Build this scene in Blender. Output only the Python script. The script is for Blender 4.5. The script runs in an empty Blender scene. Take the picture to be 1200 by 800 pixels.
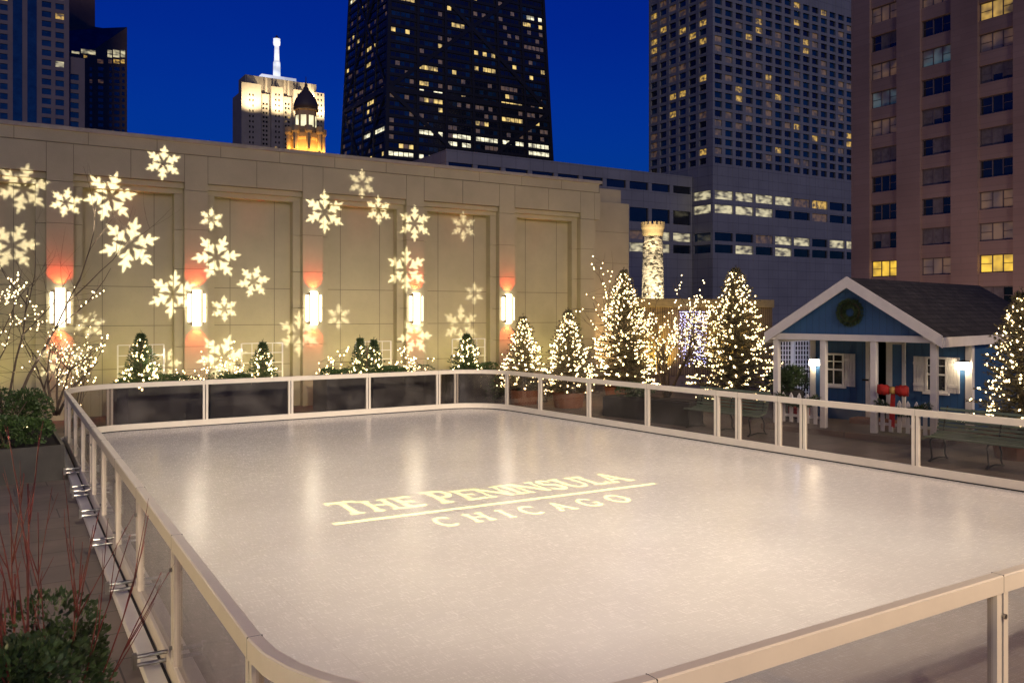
import bpy, bmesh, math, random
from mathutils import Vector, Matrix
SC = bpy.context.scene
COL = SC.collection
R = math.radians
V3 = Vector
# ---------------------------------------------------------------- camera geometry
CS, SN = math.cos(R(32.0)), math.sin(R(32.0))
H, FPX, YH = 2.68, 1000.0, 366.0
def WP(x, d, z):
    X = (x-600)/FPX*d
    return V3((CS*X+SN*d, -SN*X+CS*d, z))
def GP(x, y, z=0.0):
    return WP(x, FPX*(H-z)/(y-YH), z)
def u_on_v(x, v):
    t = (x-600)/FPX
    return v*(CS*t+SN)/(CS-SN*t)
def v_on_u(x, u):
    t = (x-600)/FPX
    return u*(CS-SN*t)/(CS*t+SN)
def dep(u, v): return SN*u+CS*v
def z_at(y, d): return H+(YH-y)/FPX*d
# ---------------------------------------------------------------- object helpers
def tag(o, label=None, cat=None, group=None, kind=None):
    if label: o['label'] = label
    if cat: o['category'] = cat
    if group: o['group'] = group
    if kind: o['kind'] = kind
    return o
def thing(name, label, cat, loc=(0, 0, 0), rz=0.0, group=None):
    o = bpy.data.objects.new(name, None)
    COL.objects.link(o)
    o.location = loc
    o.rotation_euler = (0, 0, rz)
    o.empty_display_size = .2
    return tag(o, label, cat, group)
class MB:
    def __init__(self): self.v = []; self.f = []; self.m = []; self.mi = 0
    def add(self, vs, fs):
        b = len(self.v)
        self.v.extend([tuple(p) for p in vs])
        for f in fs:
            self.f.append([b+i for i in f]); self.m.append(self.mi)
    def hexa(self, p):
        self.add(p, [(0, 3, 2, 1), (4, 5, 6, 7), (0, 1, 5, 4), (1, 2, 6, 5), (2, 3, 7, 6), (3, 0, 4, 7)])
    def box(self, x0, x1, y0, y1, z0, z1):
        self.hexa([(x0, y0, z0), (x1, y0, z0), (x1, y1, z0), (x0, y1, z0), (x0, y0, z1), (x1, y0, z1), (x1, y1, z1), (x0, y1, z1)])
    def obox(self, c, s, M=None):
        c = V3(c); a, b, d = s[0]/2, s[1]/2, s[2]/2
        P = [V3(q) for q in ((-a, -b, -d), (a, -b, -d), (a, b, -d), (-a, b, -d), (-a, -b, d), (a, -b, d), (a, b, d), (-a, b, d))]
        self.hexa([c+(M @ q if M else q) for q in P])
    def bar(self, p, q, w, h, up=(0, 0, 1)):
        p, q = V3(p), V3(q)
        x = (q-p).normalized(); upv = V3(up)
        y = upv.cross(x)
        if y.length < 1e-4: y = V3((1, 0, 0)).cross(x)
        y.normalize(); z = x.cross(y)
        self.hexa([p-y*w/2-z*h/2, q-y*w/2-z*h/2, q+y*w/2-z*h/2, p+y*w/2-z*h/2, p-y*w/2+z*h/2, q-y*w/2+z*h/2, q+y*w/2+z*h/2, p+y*w/2+z*h/2])
    def tube(self, pts, rad, n=6, caps=True):
        pts = [V3(p) for p in pts]
        if not hasattr(rad, '__len__'): rad = [rad]*len(pts)
        prev = None; b = len(self.v); N = len(pts)
        for i, p in enumerate(pts):
            t = (pts[min(i+1, N-1)]-pts[max(i-1, 0)])
            if t.length < 1e-9: t = V3((0, 0, 1))
            t.normalize()
            if prev is None:
                a = t.orthogonal().normalized()
            else:
                a = prev-t*prev.dot(t)
                if a.length < 1e-6: a = t.orthogonal()
                a.normalize()
            prev = a; c = t.cross(a)
            for k in range(n):
                an = 2*math.pi*k/n
                self.v.append(tuple(p+(a*math.cos(an)+c*math.sin(an))*rad[i]))
        for i in range(N-1):
            for k in range(n):
                k2 = (k+1) % n
                self.f.append([b+i*n+k, b+i*n+k2, b+(i+1)*n+k2, b+(i+1)*n+k]); self.m.append(self.mi)
        if caps:
            self.f.append([b+k for k in range(n)][::-1]); self.m.append(self.mi)
            self.f.append([b+(N-1)*n+k for k in range(n)]); self.m.append(self.mi)
    def lathe(self, c, prof, n=16, a0=0.0):
        c = V3(c); b = len(self.v)
        for r, z in prof:
            for k in range(n):
                an = a0+2*math.pi*k/n
                self.v.append((c.x+r*math.cos(an), c.y+r*math.sin(an), c.z+z))
        for i in range(len(prof)-1):
            for k in range(n):
                k2 = (k+1) % n
                self.f.append([b+i*n+k, b+i*n+k2, b+(i+1)*n+k2, b+(i+1)*n+k]); self.m.append(self.mi)
        self.f.append([b+k for k in range(n)][::-1]); self.m.append(self.mi)
        self.f.append([b+(len(prof)-1)*n+k for k in range(n)]); self.m.append(self.mi)
    def ball(self, c, r):
        c = V3(c)
        P = []
        for z, rr in ((.72, .69), (-.72, .69)):
            for k in range(6):
                a = math.pi*k/3+(0 if z > 0 else .52)
                P.append(c+V3((math.cos(a)*rr, math.sin(a)*rr, z*.55))*r)
        P.append(c+V3((0, 0, r))); P.append(c-V3((0, 0, r)))
        F = []
        for k in range(6):
            k2 = (k+1) % 6
            F += [(k, k2, 12), (6+k2, 6+k, 13), (k, 6+k, k2), (k2, 6+k, 6+k2)]
        self.add(P, F)
    def leaf(self, p, d, L, w, rnd):
        d = d.normalized()
        s = d.cross(V3((rnd.uniform(-1, 1), rnd.uniform(-1, 1), rnd.uniform(-1, 1))))
        if s.length < 1e-4: s = d.orthogonal()
        s.normalize()
        self.add([p-s*w*.3, p+d*L*.5+s*w*.5, p+d*L, p+d*L*.5-s*w*.5], [(0, 1, 2, 3)])
    def prism(self, poly, f0, f1):
        n = len(poly)
        self.add([f0(a, b) for a, b in poly]+[f1(a, b) for a, b in poly],
                 [list(range(n))[::-1], list(range(n, 2*n))]+[(i, (i+1) % n, n+(i+1) % n, n+i) for i in range(n)])
    def build(self, name, mats, parent=None, smooth=False, fix=True):
        me = bpy.data.meshes.new(name)
        me.from_pydata(self.v, [], self.f)
        if not isinstance(mats, (list, tuple)): mats = [mats]
        for m in mats: me.materials.append(m)
        if len(mats) > 1: me.polygons.foreach_set('material_index', self.m)
        if smooth: me.polygons.foreach_set('use_smooth', [True]*len(me.polygons))
        if fix and len(self.f) < 20000:
            bm = bmesh.new(); bm.from_mesh(me)
            bmesh.ops.recalc_face_normals(bm, faces=bm.faces)
            bm.to_mesh(me); bm.free()
        me.update()
        o = bpy.data.objects.new(name, me)
        COL.objects.link(o)
        if parent is not None: o.parent = parent
        return o
def bevel(o, w=.01, seg=2):
    m = o.modifiers.new('bevel', 'BEVEL'); m.width = w; m.segments = seg; m.limit_method = 'ANGLE'; m.angle_limit = R(40)
    return o
# ---------------------------------------------------------------- materials
MATS = {}
def nodes_of(m):
    m.use_nodes = True
    nt = m.node_tree
    return nt, nt.nodes, nt.links
def mat(name, col, rough=.6, metal=0.0, var=.15, scale=6.0, bump=0.0, bscale=40.0, spec=.5, detail=6, stretch=None, second=None):
    m = bpy.data.materials.new(name); MATS[name] = m
    nt, N, L = nodes_of(m)
    p = N['Principled BSDF']
    p.inputs['Roughness'].default_value = rough
    p.inputs['Metallic'].default_value = metal
    p.inputs['Specular IOR Level'].default_value = spec
    tc = N.new('ShaderNodeTexCoord'); mp = N.new('ShaderNodeMapping')
    L.new(tc.outputs['Object'], mp.inputs['Vector'])
    if stretch: mp.inputs['Scale'].default_value = stretch
    nz = N.new('ShaderNodeTexNoise'); nz.inputs['Scale'].default_value = scale; nz.inputs['Detail'].default_value = detail
    nz.inputs['Roughness'].default_value = .65
    L.new(mp.outputs[0], nz.inputs['Vector'])
    cr = N.new('ShaderNodeValToRGB')
    c2 = second or tuple(min(1, c*(1+var)) for c in col)
    c1 = tuple(c*(1-var) for c in col)
    cr.color_ramp.elements[0].position = .3; cr.color_ramp.elements[1].position = .7
    cr.color_ramp.elements[0].color = (*c1, 1); cr.color_ramp.elements[1].color = (*c2, 1)
    L.new(nz.outputs['Fac'], cr.inputs['Fac']); L.new(cr.outputs[0], p.inputs['Base Color'])
    if bump:
        n2 = N.new('ShaderNodeTexNoise'); n2.inputs['Scale'].default_value = bscale; n2.inputs['Detail'].default_value = 5
        L.new(mp.outputs[0], n2.inputs['Vector'])
        b = N.new('ShaderNodeBump'); b.inputs['Strength'].default_value = bump; b.inputs['Distance'].default_value = .02
        L.new(n2.outputs['Fac'], b.inputs['Height']); L.new(b.outputs[0], p.inputs['Normal'])
    return m
def emis(name, col, s, noise=0.0, nscale=(1, 1, 1), sampling='AUTO'):
    m = bpy.data.materials.new(name); MATS[name] = m
    nt, N, L = nodes_of(m)
    p = N['Principled BSDF']
    p.inputs['Base Color'].default_value = (.3, .28, .25, 1)
    p.inputs['Emission Color'].default_value = (*col, 1)
    p.inputs['Emission Strength'].default_value = s
    if noise:
        tc = N.new('ShaderNodeTexCoord'); mp = N.new('ShaderNodeMapping'); mp.inputs['Scale'].default_value = nscale
        L.new(tc.outputs['Object'], mp.inputs['Vector'])
        nz = N.new('ShaderNodeTexNoise'); nz.inputs['Scale'].default_value = 1.0; nz.inputs['Detail'].default_value = 1
        L.new(mp.outputs[0], nz.inputs['Vector'])
        mr = N.new('ShaderNodeMapRange'); mr.inputs['From Min'].default_value = .35; mr.inputs['From Max'].default_value = .65
        mr.inputs['To Min'].default_value = s*(1-noise); mr.inputs['To Max'].default_value = s*(1+noise)
        L.new(nz.outputs['Fac'], mr.inputs['Value']); L.new(mr.outputs[0], p.inputs['Emission Strength'])
    m.cycles.emission_sampling = sampling
    return m
def brickmat(name, c1, c2, cm, scale, bw, bh, mortar=.02, rough=.8, bump=.3, rot=None, offset=.5, var=.25, mscale=1.5, mode=None):
    m = bpy.data.materials.new(name); MATS[name] = m
    nt, N, L = nodes_of(m); p = N['Principled BSDF']; p.inputs['Roughness'].default_value = rough
    tc = N.new('ShaderNodeTexCoord'); mp = N.new('ShaderNodeMapping')
    src = tc.outputs['Object']
    if mode:
        se = N.new('ShaderNodeSeparateXYZ'); L.new(src, se.inputs[0]); ad = N.new('ShaderNodeMath'); L.new(se.outputs[0], ad.inputs[0]); L.new(se.outputs[1], ad.inputs[1])
        cb = N.new('ShaderNodeCombineXYZ')
        a, b_ = {'wall': (ad.outputs[0], se.outputs[2]), 'slat': (se.outputs[2], ad.outputs[0]), 'roof': (se.outputs[1], se.outputs[0])}[mode]
        L.new(a, cb.inputs[0]); L.new(b_, cb.inputs[1]); src = cb.outputs[0]
    L.new(src, mp.inputs['Vector'])
    b = N.new('ShaderNodeTexBrick'); b.offset = offset
    b.inputs['Color1'].default_value = (*c1, 1); b.inputs['Color2'].default_value = (*c2, 1); b.inputs['Mortar'].default_value = (*cm, 1)
    b.inputs['Scale'].default_value = scale; b.inputs['Mortar Size'].default_value = mortar
    b.inputs['Brick Width'].default_value = bw; b.inputs['Row Height'].default_value = bh
    L.new(mp.outputs[0], b.inputs['Vector'])
    nz = N.new('ShaderNodeTexNoise'); nz.inputs['Scale'].default_value = mscale; nz.inputs['Detail'].default_value = 8
    L.new(tc.outputs['Object'], nz.inputs['Vector'])
    mr = N.new('ShaderNodeMapRange'); mr.inputs['From Min'].default_value = .3; mr.inputs['From Max'].default_value = .7
    mr.inputs['To Min'].default_value = 1-var; mr.inputs['To Max'].default_value = 1+var
    L.new(nz.outputs['Fac'], mr.inputs['Value'])
    mx = N.new('ShaderNodeMix'); mx.data_type = 'RGBA'; mx.blend_type = 'MULTIPLY'; mx.inputs['Factor'].default_value = 1
    L.new(b.outputs['Color'], mx.inputs['A']); L.new(mr.outputs[0], mx.inputs['B'])
    L.new(mx.outputs['Result'], p.inputs['Base Color'])
    bp = N.new('ShaderNodeBump'); bp.inputs['Strength'].default_value = bump; bp.inputs['Distance'].default_value = .01; bp.invert = True
    L.new(b.outputs['Fac'], bp.inputs['Height']); L.new(bp.outputs[0], p.inputs['Normal'])
    return m
def glassmat(name, tint=(.8, .8, .8), fres=1.45, rough=.02):
    m = bpy.data.materials.new(name); MATS[name] = m
    nt, N, L = nodes_of(m); N.remove(N['Principled BSDF']); out = N['Material Output']
    tr = N.new('ShaderNodeBsdfTransparent'); tr.inputs[0].default_value = (*tint, 1)
    gl = N.new('ShaderNodeBsdfGlossy'); gl.inputs['Roughness'].default_value = rough
    di = N.new('ShaderNodeBsdfDiffuse'); di.inputs[0].default_value = (.5, .47, .44, 1)
    fr = N.new('ShaderNodeFresnel'); fr.inputs['IOR'].default_value = fres
    mx = N.new('ShaderNodeMixShader'); ge = N.new('ShaderNodeNewGeometry'); iv = N.new('ShaderNodeMath'); iv.operation = 'SUBTRACT'; iv.inputs[0].default_value = 1; L.new(ge.outputs['Backfacing'], iv.inputs[1])
    ff = N.new('ShaderNodeMath'); ff.operation = 'MULTIPLY'; L.new(fr.outputs[0], ff.inputs[0]); L.new(iv.outputs[0], ff.inputs[1])
    L.new(ff.outputs[0], mx.inputs[0]); L.new(tr.outputs[0], mx.inputs[1]); L.new(gl.outputs[0], mx.inputs[2])
    # scratches and dried frost on the pane
    tc = N.new('ShaderNodeTexCoord'); nz = N.new('ShaderNodeTexNoise'); nz.inputs['Scale'].default_value = 1.6; nz.inputs['Detail'].default_value = 6
    L.new(tc.outputs['Object'], nz.inputs['Vector'])
    mr = N.new('ShaderNodeMapRange'); mr.inputs['From Min'].default_value = .45; mr.inputs['From Max'].default_value = .8; mr.inputs['To Max'].default_value = .09
    L.new(nz.outputs['Fac'], mr.inputs['Value'])
    m2 = N.new('ShaderNodeMixShader'); L.new(mr.outputs[0], m2.inputs[0]); L.new(mx.outputs[0], m2.inputs[1]); L.new(di.outputs[0], m2.inputs[2])
    L.new(m2.outputs[0], out.inputs['Surface'])
    return m
M_lime = mat('limestone', (.47, .415, .26), .75, var=.10, scale=.8, bump=.12, bscale=30)
M_lime_top = mat('limestone_coping', (.40, .35, .27), .8, var=.15, scale=2)
M_joint = mat('dark_joint', (.19, .165, .11), .9)
M_ice = None
M_white_metal = mat('white_coated_metal', (.72, .66, .56), .38, var=.05, scale=3, bump=.03, bscale=60)
M_gasket = mat('black_rubber', (.015, .015, .015), .6)
M_chrome = mat('chrome', (.30, .29, .28), .35, 1.0, var=.04)
M_glass = glassmat('barrier_glass', (.80, .78, .77))
M_paver = brickmat('terrace_pavers', (.17, .135, .11), (.14, .115, .10), (.06, .05, .045), 1.0, .9, .6, .008, .7, .3)
M_street = mat('asphalt', (.05, .05, .055), .8, var=.3, scale=.2)
M_planter = mat('dark_planter_metal', (.035, .032, .03), .5, var=.3, scale=3, bump=.05)
M_soil = mat('soil', (.03, .022, .015), .95, var=.4, scale=20, bump=.5)
M_needle = mat('spruce_needles', (.05, .085, .03), .65, var=.45, scale=9)
M_needle2 = mat('blue_spruce_needles', (.12, .105, .06), .65, var=.4, scale=9)
M_box = mat('boxwood_leaves', (.045, .085, .022), .55, var=.5, scale=12)
M_bark = mat('grey_bark', (.13, .095, .065), .85, var=.35, scale=14, bump=.4)
M_redtwig = mat('red_dogwood_bark', (.17, .03, .022), .5, var=.3, scale=20)
M_bulb = emis('warm_bulb', (1.0, .72, .33), 11.0)
M_bulb_blue = emis('icicle_bulb', (.5, .5, 1.0), 6.0)
M_bulb_hot = emis('warm_bulb_close', (1.0, .77, .40), 6.0)
M_blue = brickmat('blue_siding', (.028, .092, .215), (.031, .098, .225), (.015, .06, .15), 1.0, 6.0, .15, .006, .5, .5, mode='slat', var=.08)
M_bluep = mat('blue_paint', (.03, .105, .235), .45, var=.08)
M_whitep = mat('white_trim_paint', (.72, .69, .65), .5, var=.06, scale=5, bump=.05)
M_shingle = brickmat('roof_shingles', (.022, .02, .021), (.040, .037, .036), (.010, .013, .012), 1.0, .28, .14, .012, .9, .7, mode='roof', var=.35, mscale=3)
M_dark = mat('dark_interior', (.012, .011, .01), .8)
M_wooddeck = brickmat('porch_boards', (.16, .10, .07), (.13, .085, .06), (.03, .02, .015), 1.0, 2.4, .12, .01, .65, .3)
M_pane = mat('window_glass', (.02, .022, .022), .06, spec=.8)
M_iron = mat('black_iron', (.02, .02, .02), .45, 0.6)
M_bench = mat('green_bench_paint', (.13, .17, .12), .5, var=.12, scale=8, bump=.05)
M_red = mat('red_ribbon', (.42, .02, .012), .7, var=.3, scale=10, bump=.3, bscale=25)
M_gold = mat('gold_ribbon', (.5, .3, .08), .4)
M_terra = mat('terracotta_box', (.21, .085, .04), .75, var=.2, scale=4, bump=.1)
M_fence = brickmat('timber_slats', (.30, .21, .10), (.25, .17, .08), (.03, .02, .01), 1.0, 9.0, .13, .014, .75, .6, mode='slat', var=.25)
M_fencecap = mat('timber_cap', (.42, .32, .15), .7, var=.15)
def stonemat():
    m = bpy.data.materials.new('rough_stone'); nt, N, L = nodes_of(m); p = N['Principled BSDF']; p.inputs['Roughness'].default_value = .95
    tc = N.new('ShaderNodeTexCoord'); mp = N.new('ShaderNodeMapping'); mp.inputs['Scale'].default_value = (2.6, 2.6, 4.2); L.new(tc.outputs['Object'], mp.inputs['Vector'])
    vo = N.new('ShaderNodeTexVoronoi'); vo.feature = 'F1'; vo.inputs['Scale'].default_value = .9; L.new(mp.outputs[0], vo.inputs['Vector'])
    bw = N.new('ShaderNodeRGBToBW'); L.new(vo.outputs['Color'], bw.inputs[0])
    cr = N.new('ShaderNodeValToRGB'); cr.color_ramp.elements[0].color = (.05, .042, .03, 1); cr.color_ramp.elements[1].color = (.62, .54, .4, 1)
    cr.color_ramp.elements[0].position = .22; cr.color_ramp.elements[1].position = .62; L.new(bw.outputs[0], cr.inputs[0]); L.new(cr.outputs[0], p.inputs['Base Color'])
    bp = N.new('ShaderNodeBump'); bp.inputs['Strength'].default_value = .8; bp.inputs['Distance'].default_value = .15; bp.invert = True
    L.new(vo.outputs['Distance'], bp.inputs['Height']); L.new(bp.outputs[0], p.inputs['Normal']); return m
M_stone = stonemat()
M_stone2 = mat('gold_limestone', (.45, .33, .17), .85, var=.2, scale=.6)
M_dome = mat('copper_dome', (.075, .055, .05), .6, var=.2)
M_brass = mat('sconce_metal', (.28, .22, .14), .35, .9)
M_sconce = emis('sconce_glass', (1.0, .88, .66), 7.0)
M_lantern = emis('lantern_glass', (1.0, .80, .52), 30.0)
M_uplight = emis('uplight_lens', (1.0, .72, .3), 6.0)
# far buildings
M_marble = brickmat('grey_marble', (.31, .305, .285), (.29, .285, .265), (.12, .12, .125), 1.0, 4.8, 3.0, .05, .6, .1, mode='wall', offset=0, var=.12, mscale=.1)
M_pink = brickmat('pink_brick', (.38, .26, .19), (.35, .235, .17), (.31, .22, .16), 1.0, 8.0, .6, .03, .85, .1, mode='wall', var=.15, mscale=.15)
M_pinkdark = mat('pink_spandrel', (.24, .17, .155), .85, var=.12, scale=.4)
M_black = mat('black_steel', (.014, .014, .017), .5, var=.2, scale=.1)
M_rose = mat('rose_granite', (.20, .16, .165), .6, var=.15, scale=.1)
M_brown = mat('brown_granite', (.20, .12, .09), .6, var=.2, scale=.1)
M_palm = mat('grey_limestone', (.30, .27, .25), .8, var=.15, scale=.15)
M_curtain = mat('window_curtain', (.17, .15, .14), .9, var=.3, scale=2)
M_frame = mat('window_frame_metal', (.16, .13, .12), .5)
def winglass(name, col, rough=.12):
    return mat(name, col, rough, spec=.9, var=.5, scale=.25)
W_dark = winglass('tower_glass_dark', (.012, .016, .022))
W_blue = winglass('tower_glass_blue', (.012, .05, .10))
W_warm = emis('window_lit_warm', (1.0, .60, .10), .34, .85, (.9, .9, .9), 'NONE')
W_cool = emis('window_lit_cool', (1.0, .88, .52), .36, .85, (.35, .35, .8), 'NONE')
W_dim = emis('window_lit_dim', (1.0, .50, .14), .045, .8, (.7, .7, .7), 'NONE')
W_teal = emis('window_lit_teal', (.4, .75, .8), .04, .95, (.7, .7, .7), 'NONE')
W_amber = emis('window_lit_amber', (1.0, .60, .03), .75, .45, (.9, .9, .9), 'NONE')
W_kcool = emis('office_lit_cool', (1.0, .93, .62), .85, .7, (.3, .3, .8), 'NONE')
W_kwarm = emis('office_lit_warm', (1.0, .70, .2), .62, .75, (.5, .5, .5), 'NONE')
WM = {'k': W_kcool, 'y': W_kwarm, 'd': W_dark, 'b': W_blue, 'w': W_warm, 'c': W_cool, 'm': W_dim, 't': W_teal, 'a': W_amber}
def icemat():
    m = bpy.data.materials.new('ice_surface')
    nt, N, L = nodes_of(m); p = N['Principled BSDF']
    tc = N.new('ShaderNodeTexCoord')
    n1 = N.new('ShaderNodeTexNoise'); n1.inputs['Scale'].default_value = .5; n1.inputs['Detail'].default_value = 8
    L.new(tc.outputs['Object'], n1.inputs['Vector'])
    cr = N.new('ShaderNodeValToRGB'); cr.color_ramp.elements[0].position = .3; cr.color_ramp.elements[1].position = .72
    cr.color_ramp.elements[0].color = (.61, .575, .55, 1); cr.color_ramp.elements[1].color = (.73, .70, .665, 1)
    L.new(n1.outputs['Fac'], cr.inputs[0])
    # skate scratches: two stretched noises
    def scratch(rot, sc):
        mp = N.new('ShaderNodeMapping'); mp.inputs['Rotation'].default_value = (0, 0, rot); mp.inputs['Scale'].default_value = sc
        L.new(tc.outputs['Object'], mp.inputs['Vector'])
        n = N.new('ShaderNodeTexNoise'); n.inputs['Scale'].default_value = 1; n.inputs['Detail'].default_value = 6; n.inputs['Distortion'].default_value = .6
        L.new(mp.outputs[0], n.inputs['Vector']); return n
    a = scratch(.5, (6, 60, 1)); b = scratch(-1.0, (64, 9, 1))
    ad = N.new('ShaderNodeMath'); ad.operation = 'ADD'; L.new(a.outputs['Fac'], ad.inputs[0]); L.new(b.outputs['Fac'], ad.inputs[1])
    # thin panel seams
    br = N.new('ShaderNodeTexBrick'); br.inputs['Scale'].default_value = 1; br.inputs['Brick Width'].default_value = 2.4; br.inputs['Row Height'].default_value = 1.2; br.inputs['Mortar Size'].default_value = .004
    mpb = N.new('ShaderNodeMapping'); mpb.inputs['Rotation'].default_value = (0, 0, R(90)); L.new(tc.outputs['Object'], mpb.inputs['Vector']); L.new(mpb.outputs[0], br.inputs['Vector'])
    mx = N.new('ShaderNodeMix'); mx.data_type = 'RGBA'; mx.blend_type = 'MULTIPLY'
    mx.inputs['B'].default_value = (.82, .80, .78, 1)
    ms = N.new('ShaderNodeMath'); ms.operation = 'MULTIPLY'; ms.inputs[1].default_value = .55; L.new(br.outputs['Fac'], ms.inputs[0])
    L.new(ms.outputs[0], mx.inputs['Factor']); L.new(cr.outputs[0], mx.inputs['A'])
    mx2 = N.new('ShaderNodeMix'); mx2.data_type = 'RGBA'; mx2.blend_type = 'MULTIPLY'; mx2.inputs['B'].default_value = (.80, .78, .77, 1)
    mr = N.new('ShaderNodeMapRange'); mr.inputs['From Min'].default_value = 1.12; mr.inputs['From Max'].default_value = 1.4; mr.inputs['To Max'].default_value = .12
    L.new(ad.outputs[0], mr.inputs['Value']); L.new(mr.outputs[0], mx2.inputs['Factor']); L.new(mx.outputs['Result'], mx2.inputs['A'])
    L.new(mx2.outputs['Result'], p.inputs['Base Color'])
    rr = N.new('ShaderNodeMapRange'); rr.inputs['From Min'].default_value = .8; rr.inputs['From Max'].default_value = 1.25; rr.inputs['To Min'].default_value = .18; rr.inputs['To Max'].default_value = .31
    L.new(ad.outputs[0], rr.inputs['Value']); L.new(rr.outputs[0], p.inputs['Roughness'])
    bp = N.new('ShaderNodeBump'); bp.inputs['Strength'].default_value = .014; bp.inputs['Distance'].default_value = .01
    L.new(ad.outputs[0], bp.inputs['Height']); L.new(bp.outputs[0], p.inputs['Normal'])
    p.inputs['IOR'].default_value = 1.4; p.inputs['Specular IOR Level'].default_value = .5
    return m
M_ice = icemat()
# ---------------------------------------------------------------- light helpers
def lamp(kind, name, loc, power, col, target=None, radius=.1, angle=60, blend=.5):
    l = bpy.data.lights.new(name, kind); l.energy = power; l.color = col
    if kind in ('SPOT', 'POINT'): l.shadow_soft_size = radius
    if kind == 'SPOT': l.spot_size = R(angle); l.spot_blend = blend
    o = bpy.data.objects.new(name, l); COL.objects.link(o); o.location = loc
    if target is not None:
        o.rotation_euler = (V3(target)-V3(loc)).to_track_quat('-Z', 'Y').to_euler()
    return o

# ================================================================= SETTING
def sheet(name, pts, z, m, thick=None):
    mb = MB()
    if thick:
        n = len(pts)
        mb.prism(pts, lambda a, b: (a, b, z-thick), lambda a, b: (a, b, z))
    else:
        mb.add([(a, b, z) for a, b in pts], [list(range(len(pts)))])
    o = mb.build(name, m); o['kind'] = 'structure'; return o
sheet('ground', [(-3000, -3000), (3000, -3000), (3000, 3000), (-3000, 3000)], -16.0, M_street)
sheet('terrace_floor', [(-14, -12), (40, -12), (40, 30), (-14, 30)], 0.0, M_paver, thick=15.9)

# rink outline: slightly tapered rectangle with rounded corners
CN = [V3((1.15, 2.86)), V3((13.35, 2.86)), V3((12.05, 20.75)), V3((1.57, 20.75))]
RAD = 1.3
def rink_path(off, rad=RAD, seg=10):
    """closed path (list of Vector2) offset outward by off; returns pts"""
    out = []
    n = 4
    for i in range(n):
        p0, p1, p2 = CN[i-1], CN[i], CN[(i+1) % n]
        d0 = (p1-p0).normalized(); d1 = (p2-p1).normalized()
        n0 = V3((d0.y, -d0.x)); n1 = V3((d1.y, -d1.x))
        ang = math.acos(max(-1, min(1, d0.dot(d1))))
        tl = rad*math.tan(ang/2)
        a = p1-d0*tl
        c = a-n0*rad
        for k in range(seg+1):
            th = ang*k/seg
            nn = n0*math.cos(th)+d0*math.sin(th)
            out.append(c+nn*(rad+off))
    return out
def ring(mb, o0, o1, z0, z1):
    A = rink_path(o0); B = rink_path(o1); n = len(A)
    for i in range(n):
        j = (i+1) % n
        mb.hexa([(A[i].x, A[i].y, z0), (B[i].x, B[i].y, z0), (B[j].x, B[j].y, z0), (A[j].x, A[j].y, z0),
                 (A[i].x, A[i].y, z1), (B[i].x, B[i].y, z1), (B[j].x, B[j].y, z1), (A[j].x, A[j].y, z1)])
def ring_tidy(o0, o1, z0, z1, ch=.008):
    """continuous closed ring with a chamfered section"""
    sec = [(o0, z0), (o1, z0), (o1, z1-ch), (o1-ch, z1), (o0+ch, z1), (o0, z1-ch)]
    mb = MB(); paths = [rink_path(o) for o, z in sec]; n = len(paths[0]); m = len(sec)
    vs = []
    for i in range(n):
        for k in range(m): vs.append((paths[k][i].x, paths[k][i].y, sec[k][1]))
    fs = []
    for i in range(n):
        j = (i+1) % n
        for k in range(m):
            l = (k+1) % m
            fs.append((i*m+k, j*m+k, j*m+l, i*m+l))
    mb.add(vs, fs); return mb
ZI = .03
sheet('ice', [(p.x, p.y) for p in rink_path(-.005)], ZI, M_ice)
barrier = thing('rink_barrier', 'white framed glass barrier with rounded corners enclosing the ice rink', 'rink barrier', (7, 12, 0))
BI = Matrix.Translation((-7, -12, 0))
def bpart(mb, name, m, bev=None, smooth=False):
    mb.v = [tuple(V3(p)-V3((7, 12, 0))) for p in mb.v]
    o = mb.build(name, m, barrier, smooth)
    if bev: bevel(o, bev)
    return o
HB = 1.1
bpart(ring_tidy(0, .075, HB-.105, HB), 'top_rail', M_white_metal)
bpart(ring_tidy(.004, .071, .05, .05+.13), 'bottom_rail', M_white_metal)
bpart(ring_tidy(-.006, .09, .004, .05, .004), 'rubber_footing', M_gasket)
bpart(ring_tidy(.10, .22, .004, .075, .004), 'base_plinth', M_whitep)
# posts: (point, direction along rail)
def side_pt(i, s):     # side i from corner i to i+1, s metres from corner
    p, q = CN[i], CN[(i+1) % 4]
    d = (q-p).normalized(); return p+d*s, d
def post(p, d, w=.1, gap=.022, z0=.18, z1=HB-.105):
    nrm = V3((d.y, -d.x)); mb = MB()
    for sgn in (-1, 1):
        c = p+nrm*.0375+d*sgn*(w/4+gap/2)
        M = Matrix(((d.x, nrm.x, 0), (d.y, nrm.y, 0), (0, 0, 1)))
        mb.obox((c.x, c.y, (z0+z1)/2), (w/2, .06, z1-z0), M)
    mb.mi = 1
    c = p+nrm*.0375
    mb.obox((c.x, c.y, (z0+z1)/2), (gap, .035, z1-z0), M)
    mb.mi = 2
    for zz in (z0+.12, z1-.14):
        a = p+nrm*.03; mb.tube([(a.x+nrm.x*.04, a.y+nrm.y*.04, zz), (a.x+nrm.x*.058, a.y+nrm.y*.058, zz)], .016, 10)
    mb.mi = 1
    mb.obox((c.x, c.y, HB-.0525), (.003, .0765, .1065), M)
    bpart(mb, 'post', [M_white_metal, M_gasket, M_chrome])
def pane(p, q, d):
    nrm = V3((d.y, -d.x)); mb = MB()
    a = p+nrm*.0375; b = q+nrm*.0375
    mb.bar((a.x, a.y, .58), (b.x, b.y, .58), .012, .79)
    bpart(mb, 'glass_pane', M_glass)
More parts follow.
